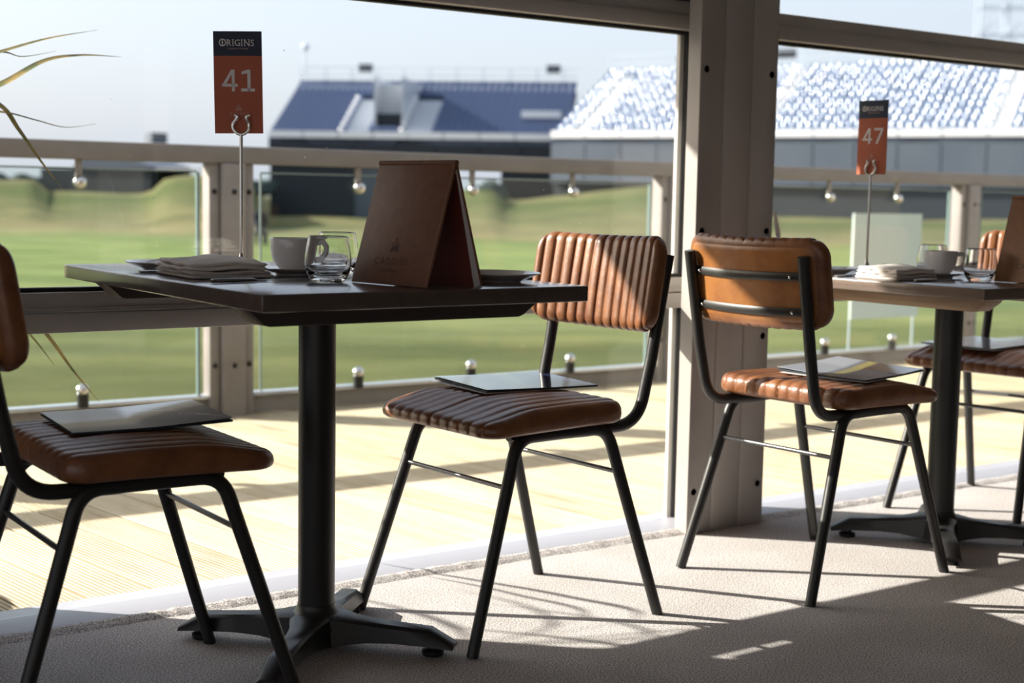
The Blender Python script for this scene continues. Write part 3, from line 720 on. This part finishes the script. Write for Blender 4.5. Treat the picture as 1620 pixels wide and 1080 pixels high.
def icon(parent, m, T, s):
    q = MB()
    def seg(a_, b_, w_=.10):
        a_ = Vector((*a_,0)); b_ = Vector((*b_,0)); d = (b_-a_).normalized(); nn = Vector((-d.y,d.x,0))*w_
        q.add([tuple((p+o_+Vector((0,0,zz)))*s) for zz in (0,.05) for p,o_ in ((a_,nn),(a_,-nn),(b_,-nn),(b_,nn))], [(0,1,2,3),(7,6,5,4),(0,4,5,1),(1,5,6,2),(2,6,7,3),(3,7,4,0)])
    for a_, b_ in (((0,2.2),(0,1.5)),((-.25,2.0),(.25,2.0)),((-.8,1.35),(-.35,1.35)),((.35,1.35),(.8,1.35)),((-.3,1.15),(.3,1.15)),((-.9,.95),(-.2,.75)),((.2,.75),(.9,.95)),((-.9,.5),(-.25,.5)),((.25,.5),(.9,.5)),((0,1.2),(0,.1)),((-1.0,.1),(-.4,.25)),((.4,.25),(1.0,.1)),((-.5,.9),(-.5,.1)),((.5,.9),(.5,.1))): seg(a_, b_)
    o = q.build('logo_mark', m, parent); o.matrix_local = T
face = YAW-pi/2
cs = card_stand(1.245,2.752,.7452,face+R(3),.276,'slim steel stand holding the number card 41','number 41 card in navy and burnt orange above the dark table',41)
for o in C.objects:
    if o.name.startswith('table_number_card'): o.rotation_euler = (0,R(-1.0),face+R(3)); o.location = (1.245+.002,2.752+.003,.7452)
cs2 = card_stand(3.175,2.75,H2+.0002,face-R(50),.272,'slim steel stand holding the number card 47','number 47 card in navy and burnt orange before the far stand',47)

# ------------------------------------------------------------ A-frame menus
def menu(x, y, z, rz, body, lab):
    t = thing('menu_holder', lab, 'menu', (x,y,z), rz, 'table menus')
    Wd, sp, h = .207, .064, .214; sl = math.hypot(sp, h); an = math.atan2(sp, h)
    TF = Matrix.Translation((-sp,0,0)) @ Matrix.Rotation(an,4,'Y')       # front board: local z up the board
    TB = Matrix.Translation((sp,0,0)) @ Matrix.Rotation(-an,4,'Y')
    fb = MB().box((-.0022,-Wd/2,0),(.0022,Wd/2,sl),TF).build('front_board', body, t, bevel=.0012)
    MB().box((-.0022,-Wd/2,0),(.0022,Wd/2,sl),TB).build('back_board', body, t, bevel=.0012)
    MB().tube([(0,-Wd/2,h-.001),(0,Wd/2,h-.001)],.0050,14).build('spine', body, t)
    TP = TB @ Matrix.Translation((-.0023,0,0))
    wedge = [(-.0165,.003),(0,.003),(0,sl-.012),(-.0035,sl-.022)]
    MB().add([(x,yy,z) for yy in (-Wd/2+.002, Wd/2-.002) for x,z in wedge],[(0,1,2,3),(7,6,5,4),(0,4,5,1),(1,5,6,2),(2,6,7,3),(3,7,4,0)],TP).build('pages', M['paper'], t)
    lin = [(-.0180,.001),(-.0168,.001),(-.0038,sl-.018),(-.0050,sl-.018)]
    MB().add([(x,yy,z) for yy in (-Wd/2+.001, Wd/2-.001) for x,z in lin],[(0,1,2,3),(7,6,5,4),(0,4,5,1),(1,5,6,2),(2,6,7,3),(3,7,4,0)],TP).build('red_lining', M['menured'], t)
    MB().box((.0024,-Wd/2+.003,.003),(.0030,Wd/2-.003,sl-.004),TF).build('red_lining', M['menured'], t)
    q = MB().tube([TF @ Vector((-.0024,-Wd/2+.003,.003)), TF @ Vector((-.0024,-Wd/2+.003,sl-.002))],.0007,6); q.build('stitching', M['edge'], t)
    # embossed logo on the front board; text x -> -y, text y -> up the board, facing -x
    def at(yy, zz): return TF @ Matrix(((0,0,-1,-.0023),(-1,0,0,yy),(0,1,0,zz),(0,0,0,1)))
    icon(fb, M['emboss'], at(.004,.0585), .0115)
    textmesh('CADDIES', .0175, 'logo_text', M['emboss'], fb, at(.006,.036), spacing=1.35)
    textmesh('KITCHEN', .0080, 'small_text', M['emboss'], fb, at(.008,.022), spacing=1.35)
    return t
menu(1.316,2.166,.7464,R(9),M['menubrown'],'dark brown tent menu standing on table 41')
menu(3.150,2.150,H2+.0014,R(3),M['menutan'],'orange brown tent menu at the right edge on table 47')

# ------------------------------------------------------------ magazines on the seats
NV = (.012,.022,.06); WH = (.62,.68,.80); YL = (.42,.40,.16); GR = (.04,.06,.10)
cov = [cover('cover_a', ((3.2,-1.0,0),.12,[(.0,(.50,.60,.74)),(.16,(.55,.64,.76)),(.24,(.16,.24,.36)),(.36,(.09,.13,.21)),(.43,(.42,.41,.22)),(.52,(.46,.44,.26)),(.57,(.12,.13,.15)),(.70,(.05,.06,.13)),(.85,(.045,.06,.17)),(1.0,(.05,.07,.20))])),
       cover('cover_b', ((-.6,3.7,0),.07,[(.0,NV),(.30,(.05,.055,.07)),(.42,(.06,.06,.08)),(.46,(.50,.46,.18)),(.52,(.50,.46,.22)),(.55,(.20,.24,.32)),(.62,WH),(1.0,WH)])),
       cover('cover_c', ((1.9,2.0,0),.55,[(.0,(.05,.07,.11)),(.30,(.08,.10,.15)),(.45,(.12,.14,.19)),(.52,(.06,.08,.12)),(.60,(.14,.17,.23)),(.66,(.55,.58,.62)),(.71,(.12,.15,.21)),(1.0,(.10,.13,.2))])),  # same cover with sky reflections put into its blue-grey and pale bands
       cover('cover_d', ((2.0,3.0,0),.2,[(.0,(.5,.56,.66)),(.4,(.55,.6,.7)),(.6,(.2,.25,.34)),(1.0,(.6,.66,.76))]))]
def sheet(q, L, W, z, th, curl, T=None):
    n1, n2 = 24, 10; vs = []; fs = []
    for s_ in (0,1):
        for i in range(n1+1):
            for j in range(n2+1):
                u, v = i/n1, j/n2; vs.append((-L/2+L*u, -W/2+W*v, z+curl(u,v)+th*s_))
    N = n2+1; off = (n1+1)*N
    for i in range(n1):
        for j in range(n2): fs.append((i*N+j,i*N+j+1,(i+1)*N+j+1,(i+1)*N+j)); fs.append((off+i*N+j,off+(i+1)*N+j,off+(i+1)*N+j+1,off+i*N+j+1))
    for i in range(n1): fs.append((i*N,(i+1)*N,off+(i+1)*N,off+i*N)); fs.append((i*N+n2,off+i*N+n2,off+(i+1)*N+n2,(i+1)*N+n2))
    for j in range(n2): fs.append((j,off+j,off+j+1,j+1)); fs.append((n1*N+j,n1*N+j+1,off+n1*N+j+1,off+n1*N+j))
    q.add(vs, fs, T)
def magazine(x, y, z, rz, cm, lab, curl, L=.285, W=.235, under=True, marks=False):
    t = thing('magazine', lab, 'magazine', (x,y,z), rz, 'magazines on the seats')
    q = MB(); sheet(q, L, W, .0005, .0035, lambda u,v: curl(u,v)*.55); q.build('pages', M['dkobj'], t)
    q = MB(); sheet(q, L, W, .0042, .0006, curl); cv = q.build('cover', cm, t)
    if under:
        q = MB(); sheet(q, L*.98, W*.96, .0, .0004, lambda u,v: curl(u,v)*.3, Matrix.Translation((-.014,-.006,0)) @ Matrix.Rotation(R(2.5),4,'Z')); q.build('loose_sheet', M['paper'], t)
    if marks:      # line of small white lettering blocks near the spine edge
        q = MB(); yy = .078
        for ln in (.022,.010,.017,.012,.024):
            q.box((L/2-.030,yy-ln,.0052),(L/2-.024,yy,.0056)); yy -= ln+.006
        q.build('white_lettering', M['print'], t)
    return t
magazine(1.828,2.578,.4865,R(-4),cov[0],'dark blue magazine with white lettering on the centre chair',lambda u,v: .004*(1-u)**2+.002*v, marks=True)
magazine(.915,2.480,.4870,R(-3.5),cov[2],'curled glossy blue grey magazine on the left shaded chair',lambda u,v: .016*max(0,u-.45)**1.3+.004*v, under=False, W=.225)
magazine(2.690,2.365,.4865,R(12),cov[1],'magazine with yellow streak on the chair seen from behind',lambda u,v: .010*v*v+.012*max(0,u-.6), L=.29, W=.24)
magazine(3.60,2.66,.4865,R(6),cov[3],'pale blue magazine on the chair at the right edge',lambda u,v: .003*u)

# ------------------------------------------------------------ potted plant outside the glass, left
def plant():
    t = thing('potted_plant', 'spiky plant outside the left window, long drooping blades entering at left', 'plant', (.24,3.62,-.008))
    O = Matrix.Translation((-.24,-3.62,.008)); P0 = Matrix.Translation((0,0,0))
    MB().lathe([(0,0),(.13,0),(.15,.02),(.17,.30),(.175,.33),(.165,.33),(.16,.29),(0,.29)],40).build('pot', M['pot'], t)
    MB().lathe([(0,.27),(.158,.27),(.158,.296),(0,.300)],30).build('soil', M['soil'], t)
    MB().tube([(0,0,.28),(.01,-.01,.6),(.04,-.02,.92)],[.022,.02,.024],14).build('stem', M['handrail'], t)
    def blade(P, wd, up_=(0,0,1), drop=0):
        pts = catmull(P, 8); n_ = len(pts); q = MB(); vs = []; fs = []
        for i, p in enumerate(pts):
            u = i/(n_-1); tg = (pts[min(i+1,n_-1)]-pts[max(i-1,0)]).normalized()
            sd_ = tg.cross(Vector(up_)).normalized(); nn = sd_.cross(tg)
            wv = wd*(math.sin(pi*min(1,.12+.88*(1-u)))**.6 if u < .3 else (1-u)**.75*1.25)
            wv = max(wv, .0008)
            vs += [tuple(p-sd_*wv), tuple(p-nn*wv*.30), tuple(p+sd_*wv), tuple(p-nn*(wv*.30-.0010)-Vector((0,0,.0004)))]
        for i in range(n_-1):
            for k in range(4): fs.append((4*i+k,4*i+(k+1)%4,4*i+4+(k+1)%4,4*i+4+k))
        fs += [(3,2,1,0), tuple(4*(n_-1)+k for k in range(4))]
        q.add(vs, fs, O); q.build('leaf_blade', M['leaf'], t)
    c = (.28,3.60,.92)
    V = (-.35,-.5,.8)
    blade([c,(.70,3.56,1.10),(.88,3.52,1.19),(.966,3.50,1.222),(1.08,3.50,1.262),(1.203,3.50,1.292)], .011, V)
    blade([c,(.68,3.56,1.03),(.85,3.53,1.10),(.966,3.50,1.146),(1.07,3.50,1.208),(1.16,3.50,1.228),(1.263,3.50,1.231)], .016, V)
    blade([c,(.66,3.56,1.12),(.84,3.53,1.20),(.966,3.50,1.222),(1.02,3.50,1.215),(1.10,3.50,1.233)], .007, V)
    blade([c,(.68,3.56,1.02),(.84,3.53,1.08),(.966,3.50,1.082),(1.05,3.50,1.066),(1.12,3.50,1.052),(1.197,3.50,1.063)], .006, V)
    blade([c,(.70,3.56,1.08),(.88,3.53,1.13),(.965,3.50,1.098),(1.01,3.50,1.04),(1.06,3.50,.968),(1.115,3.50,.897)], .010, V)
    blade([c,(.72,3.55,.90),(.92,3.52,.73),(1.06,3.50,.556),(1.13,3.50,.455),(1.196,3.50,.370)], .009, V)
    blade([c,(.70,3.55,.85),(.90,3.52,.68),(1.02,3.50,.555),(1.085,3.50,.469)], .007, V)
    for k in range(16):
        a_ = R(60+k*15.5+random.uniform(-6,6)); l_ = random.uniform(.35,.55); e = random.uniform(.1,.5)
        c1 = Vector(c); d = Vector((cos(a_),sin(a_),0))
        if d.x > .3: continue
        if d.y < -.15: d.y = -.15
        blade([c1, c1+d*l_*.4+Vector((0,0,e*.5)), c1+d*l_*.75+Vector((0,0,e*.55)), c1+d*l_+Vector((0,0,e*.3))], .014)
plant()

# ------------------------------------------------------------ pale screen panel standing in for a window reflection, beyond the balustrade
def reflection(x0, x1, y, z0, z1, lab):
    t = thing('reflection_panel', lab, 'reflection', ((x0+x1)/2, y, -.9), group='panels standing in for glass reflections')
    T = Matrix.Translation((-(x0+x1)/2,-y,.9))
    MB().box((x0,y-.004,z0),(x1,y+.004,z1),T).build('reflection_sheet', M['reflection'], t)
    for x in (x0+.02,x1-.02): MB().tube([(x,y+.02,-.95),(x,y+.02,z1)],.006,10,T).build('pole', M['pale'], t)  # added poles that carry the reflection stand-in
reflection(7.02,7.68,6.2,.15,.83,'pale rectangular screen in the glass, built as a panel beyond the balustrade at right')

# ------------------------------------------------------------ ground
def terrain():
    A = [(-900,1.2),(0,1.2),(60,1.2),(75,.60),(235,.60),(260,1.5),(300,1.72),(395,1.5),(418,-.9),(615,-.9),(660,1.0),(780,1.15),(800,.45),(930,1.08),(1020,1.45),(1120,.9),(1220,-.15),(1700,.0),(2400,.3),(4000,.3)]
    def ht(u):
        for (a,h0),(b_,h1) in zip(A, A[1:]):
            if u <= b_: t = (u-a)/(b_-a); return h0+(h1-h0)*t
        return .3
    vs = []; fs = []; ang = [YAW+R(56)-R(112)*i/260 for i in range(261)]
    ds = [5.2,5.7,6.5,8,10,13,17,22,28,34,40,46,50,54,58,61,64,67,70,73,76,79,82,88,95,110,130,160,220,400,900]
    for a_ in ang:
        u = 810+2250*math.tan(YAW-a_); 
        for d in ds:
            dd = d/max(.35, cos(a_-YAW)); t = min(1,max(0,(d-57)/21)); t = t*t*(3-2*t)
            h = ht(u); z = -.9+(h+.9)*t
            if d > 14: z += .05*sin(u*.021+d*.31)*min(1,(d-14)/30)*(1 if t < .9 else 2.0)
            if d > 120: z -= (d-120)*.002
            x_, y_ = dd*cos(a_), dd*sin(a_)
            vs.append((x_, max(y_, 5.45), z))
    N = len(ds)
    for i in range(len(ang)-1):
        for j in range(N-1): fs.append((i*N+j,(i+1)*N+j,(i+1)*N+j+1,i*N+j+1))
    me = bpy.data.meshes.new('ground'); me.from_pydata(vs, [], fs); me.materials.append(M['grass'])
    for p in me.polygons: p.use_smooth = True
    o = bpy.data.objects.new('ground', me); C.objects.link(o); tag(o, 'golf links turf and rough dunes beyond the deck', 'grass', kind='structure')
terrain()

# ------------------------------------------------------------ grandstands
def seat_mesh(arc=44):
    '''bucket seat: curved back shell leaning back, rounded pan, pedestal'''
    q = MB(); n = 10; rho = .30; vs = []; fs = []
    for s_ in (0,1):
        for zz in range(5):
            for k in range(n+1):
                a_ = R(arc*(-1+2*k/n)); z = .43+.38*zz/4; r_ = rho+.025*s_
                wv = 1-.10*(zz/4)**3
                vs.append((r_*sin(a_)*wv*(sin(R(44))/sin(R(arc))), .12+r_*cos(a_)*.85+(z-.43)*.08+.5*(z-.43)**2-.03, z))
    N = n+1; off = 5*N
    for zz in range(4):
        for k in range(n): fs.append((zz*N+k,zz*N+k+1,(zz+1)*N+k+1,(zz+1)*N+k)); fs.append((off+zz*N+k,off+(zz+1)*N+k,off+(zz+1)*N+k+1,off+zz*N+k+1))
        fs.append((zz*N,(zz+1)*N,off+(zz+1)*N,off+zz*N)); fs.append((zz*N+n,off+zz*N+n,off+(zz+1)*N+n,(zz+1)*N+n))
    for k in range(n): fs.append((4*N+k,4*N+k+1,off+4*N+k+1,off+4*N+k)); fs.append((k,off+k,off+k+1,k+1))
    q.add(vs, fs)
    q.box((-.20,.0,.40),(.20,.36,.44)).box((-.03,.10,0),(.03,.2,.40)); return q
def bevel_mesh(q, bev):
    o = q.build('tmp', M['seatL'], None, bevel=bev, seg=3); me = o.data; bpy.data.objects.remove(o); return me
def grandstand(lab, loc, rz, n_seats, rows, rise, run, seatm, stairs, vomit, zb, closed):
    t = thing('grandstand', lab, 'grandstand', loc, rz)
    W = n_seats*.5; zr = lambda k: zb+.02+k*rise
    q = MB()
    for k in range(rows): q.box((0,k*run,zr(k)-rise if k else zb-.4),(W,(k+1)*run,zr(k)))
    q.build('terrace_steps', M['stdeck'], t)
    fs_ = MB(); x = 0.0
    while x < W: fs_.box((x+.03,-.12,zb-.05),(min(W,x+2.45),-.06,zb+.42)); x += 2.5
    fs_.build('front_fascia', M['stwhite'], t)
    me = bevel_mesh(seat_mesh(44 if closed else 10), 0); me.materials.clear(); me.materials.append(seatm)
    spots = []
    for k in range(rows):
        for i in range(n_seats):
            x = .25+i*.5; skip = False
            for (xa, xb, ka, kb) in stairs+vomit:
                if xa <= x <= xb and ka <= k <= kb: skip = True
            if not skip: spots.append((x,k))
    near = spots[:]
    near.sort(key=lambda s: (s[1], s[0] if rz < R(-55) else s[0]))
    # the seats that show largest: first rows of the near half
    near.sort(key=lambda s: (loc[0]+cos(rz)*s[0]-sin(rz)*s[1]*run)**2+(loc[1]+sin(rz)*s[0]+cos(rz)*s[1]*run)**2)
    first = set(near[:100]); rest = MB(); vv = [tuple(v.co) for v in me.vertices]; ff = [tuple(p.vertices) for p in me.polygons]
    for (x,k) in spots:
        jr = R(random.uniform(-4.5,4.5)) if closed else 0; X = Matrix.Translation((x,k*run+.3,zr(k))) @ Matrix.Rotation(jr,4,'X')
        if (x,k) in first:
            o = bpy.data.objects.new('seat', me); C.objects.link(o); o.parent = t; o.matrix_local = X
        else: rest.add(vv, ff, X)
    o = rest.build('seat_block', seatm, t); o['kind'] = 'stuff'
    for (xa, xb, ka, kb) in stairs:
        q = MB()
        for k in range(ka, kb+1):
            q.box((xa-.1,k*run,zr(k)-.01),(xb+.1,k*run+run*.5,zr(k)+rise*.48)); q.box((xa-.1,k*run+run*.5,zr(k)),(xb+.1,(k+1)*run,zr(k)+rise*.96))
        q.build('stair', M['stairR'] if closed else M['stair'], t)
        q = MB()
        for k in range(ka, kb+1):
            q.sphere((xa-.1,k*run+.1,zr(k)+.55),.17,10)
        q.build('stair_glint', M['stairR'], t)  # white balls standing in for sun glints along the stair edge
    for (xa, xb, ka, kb) in vomit:
        y0 = ka*run; y1 = (kb+1)*run
        MB().box((xa-.05,y0,zr(ka)-.1),(xa+.06,y1,zr(kb)+.9)).box((xb-.06,y0,zr(ka)-.1),(xb+.05,y1,zr(kb)+.9)).box((xa,y0+1.6,zr(kb)-1.6),(xb,y1+.05,zr(kb)+.5)).build('entrance_walls', M['stair'], t)
        MB().box((xa+.08,y0+.5,zr(ka)),(xb-.08,y0+1.55,zr(kb)-1.6)).build('entrance_opening', M['stdark'], t)
    # rear rail
    q = MB(); yb = rows*run; zt = zr(rows-1)+1.75
    x = 0
    while x <= W+.01: q.tube([(x,yb,zr(rows-1)-.2),(x,yb,zt)],.035,6); x += 2.0
    for zz in (zt, zt-.55, zt-1.1): q.tube([(0,yb,zz),(W,yb,zz)],.03,6)
    q.build('rear_rail', M['pale'], t)
    return t, W, zr
ZB = 4.72
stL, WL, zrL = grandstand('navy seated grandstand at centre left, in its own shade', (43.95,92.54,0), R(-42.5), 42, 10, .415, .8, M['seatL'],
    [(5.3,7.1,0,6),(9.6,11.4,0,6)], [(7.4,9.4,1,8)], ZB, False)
q = MB(); 
for x in range(0,21,3): q.box((x,.0,2.85),(x+2.94,.3,ZB-.06))
q.build('cladding', M['stdark'], stL)
MB().box((.0,.3,2.85),(21.0,8,ZB-.4)).build('underframe', M['stdark'], stL)
MB().box((.0,.35,-1.4),(6.0,4,2.85)).build('support_cladding', M['stdark'], stL)
MB().box((6.0,.6,-1.4),(8.3,4,2.85)).build('support_cladding', M['stgrey'], stL)
MB().box((16.5,.35,-1.4),(21.0,4,2.85)).build('support_cladding', M['stdark'], stL)
MB().tube([(.4,8,9.5),(.4,8,11.6)],.07,8).sphere((.4,8,11.75),.30,10).build('mast', M['pale'], stL)
for x in (5.0,19.2): MB().box((x-.5,8.0,9.95),(x+.5,8.5,10.5)).build('speaker_box', M['dkobj'], stL)
MB().box((17.6,2.2,ZB+1.6),(20.4,2.35,ZB+2.1)).build('white_sign_board', M['stwhite'], stL)
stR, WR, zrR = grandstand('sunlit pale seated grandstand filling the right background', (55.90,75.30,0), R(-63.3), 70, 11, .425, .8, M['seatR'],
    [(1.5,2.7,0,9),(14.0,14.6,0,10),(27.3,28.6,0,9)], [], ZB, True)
q = MB(); x = 0
while x < 35: q.box((x,.0,1.8),(x+2.42,.3,ZB-.06)); q.box((x+2.42,.05,1.8),(x+2.5,.25,ZB-.06)); x += 2.5
q.build('cladding', M['stgrey'], stR)
MB().box((0,.4,-1.4),(35,4,1.8)).build('support_cladding', M['stdark'], stR)
MB().box((.0,.3,1.8),(35,8.8,ZB-.45)).build('underframe', M['stdark'], stR)
MB().box((12.1,9,10.3),(13.3,9.5,10.9)).build('speaker_box', M['dkobj'], stR)
MB().box((5.0,9,10.2),(6.2,9.3,10.6)).build('speaker_box', M['stgrey'], stR)

# low hospitality building with a mono pitch roof, far left
hb = thing('marquee_building', 'low dark building on the skyline at far left', 'building', (29.4,86.2,.3), R(-50.3))
MB().box((-3.8,0,-.6),(3.8,5,1.75)).build('wall', M['stdark'], hb)
MB().prism([(-1.6,1.75),(3.8,1.75),(3.8,2.0),(2.2,2.5),(-.6,2.55)],-.1,5,Matrix(((1,0,0,0),(0,0,1,0),(0,1,0,0),(0,0,0,1)))).build('roof', M['stgrey'], hb)
MB().box((3.6,.2,1.8),(7.2,4,1.88)).build('canopy', M['stwhite'], hb)
tw = thing('camera_tower', 'small dark tower cabin on the horizon above the handrail', 'tower', (45.0,116.4,-.9))
MB().box((-.75,-.7,5.6),(.65,.7,6.5)).build('cabin', M['stgrey'], tw)
MB().tube([(-.6,0,-.4),(-.6,0,5.7)],.06,6).tube([(.5,0,-.4),(.5,0,5.7)],.06,6).tube([(-.6,0,.5),(.5,0,4.5)],.04,6).build('frame', M['stgrey'], tw)
sc_ = thing('scaffold_tower', 'tall pale scaffold structure in the upper right sky', 'scaffold', (91.5,66.5,-.6), R(-40))
q = MB()
for x in (-2.2,-.2,1.8,3.8,5.8):
    for y in (0,1.6): q.tube([(x,y,0),(x,y,17.6)],.06,6)
for z in range(2,18,2):
    for y in (0,1.6): q.tube([(-2.2,y,z),(5.8,y,z)],.05,6)
for k, z in enumerate(range(4,17,2)):
    for x in (-2.2,-.2,1.8,3.8): q.tube([(x,0,z),(x+2,0,z+2)] if (k % 2) else [(x+2,0,z),(x,0,z+2)],.04,6)
q.build('tube_lattice', M['pale'], sc_)
MB().box((1.4,-.3,17.0),(8.5,2.2,18.2)).build('roof_box', M['stdark'], sc_)
# trees and bushes on the skyline
def tree(x, y, z, s, lab):
    bm = bmesh.new(); bmesh.ops.create_icosphere(bm, subdivisions=3, radius=1)
    for v in bm.verts:
        k = 1+.22*sin(v.co.x*5+x)+.18*sin(v.co.y*7+v.co.z*4+y); v.co = Vector((v.co.x*s*1.7*k, v.co.y*s*k, abs(v.co.z)*s*.8*k if v.co.z > 0 else v.co.z*.5))
    me = bpy.data.meshes.new('skyline_bush'); bm.to_mesh(me); bm.free(); me.materials.append(M['trees'])
    for p in me.polygons: p.use_smooth = True
    o = bpy.data.objects.new('skyline_bush', me); C.objects.link(o); o.location = (x,y,z); tag(o, lab, 'bush', 'dark bushes along the far skyline')
for i in range(9):
    u = [-62,0,46,106,150,285,335,405,770][i]; D = [96,97,96,99,96,99,96,99,80][i]; a_ = YAW-math.atan((u-810)/2250); dd = D/cos(a_-YAW)
    tree(dd*cos(a_), dd*sin(a_), 1.0 if i < 8 else .9,.80, 'dark blurred bush on the far skyline')
# seated marshal far out on the grass
def marshal():
    t = thing('person', 'small blurred person in dark clothes sitting far out on the grass', 'person', (20.7,44.3,-.9), YAW+pi/2+.3)
    me = bpy.data.meshes.new('body'); P = [(0,0,.50),(0,.02,.75),(.03,.05,1.02),(.05,.06,1.12),(.06,.08,1.24),(.10,.22,.50),(.10,.42,.46),(.10,.44,.06),(-.10,.22,.50),(-.10,.42,.46),(-.10,.44,.06),(.20,.08,.98),(.24,.20,.74),(.14,.36,.62),(-.16,.08,.98),(-.22,.20,.74),(-.10,.36,.62),(.10,.55,.04),(-.10,.55,.04)]
    E_ = [(0,1),(1,2),(2,3),(3,4),(0,5),(5,6),(6,7),(0,8),(8,9),(9,10),(2,11),(11,12),(12,13),(2,14),(14,15),(15,16),(7,17),(10,18)]
    me.from_pydata(P, E_, []); o = bpy.data.objects.new('body', me); C.objects.link(o); o.parent = t; me.materials.append(M['person'])
    o.modifiers.new('skin','SKIN'); rad = [.16,.15,.15,.06,.11,.09,.07,.05,.09,.07,.05,.06,.045,.04,.06,.045,.04,.045,.045]
    for i, v in enumerate(me.skin_vertices[0].data): v.radius = (rad[i], rad[i]); v.use_root = i == 0
    ss = o.modifiers.new('sub','SUBSURF'); ss.levels = 1; ss.render_levels = 1
    st = MB().box((-.25,-.2,.36),(.25,.25,.42)).box((-.25,-.22,.0),(-.2,-.17,.40)).box((.2,-.22,0),(.25,-.17,.40)).box((-.25,.2,0),(-.2,.25,.40)).box((.2,.2,0),(.25,.25,.40)).build('folding_stool', M['dkobj'])
    st.location = (20.7,44.3,-.9); st.rotation_euler = (0,0,YAW+pi/2+.3); tag(st, 'small dark stool under the distant seated person', 'stool')
marshal()

tp = MB(); tp.tube([(0,0,.03),(.004,-.002,.0),(.012,-.004,-.035),(.016,-.002,-.055)],[.4,.8,1.0,.5],8,flat=(.010,.002,(1,0,0))).build('torn_tape', M['napkin'])
o = bpy.data.objects['torn_tape']; o.location = (2.856,2.806,.845); tag(o, 'small torn cream strip hanging on right edge of the broad post', 'tape')
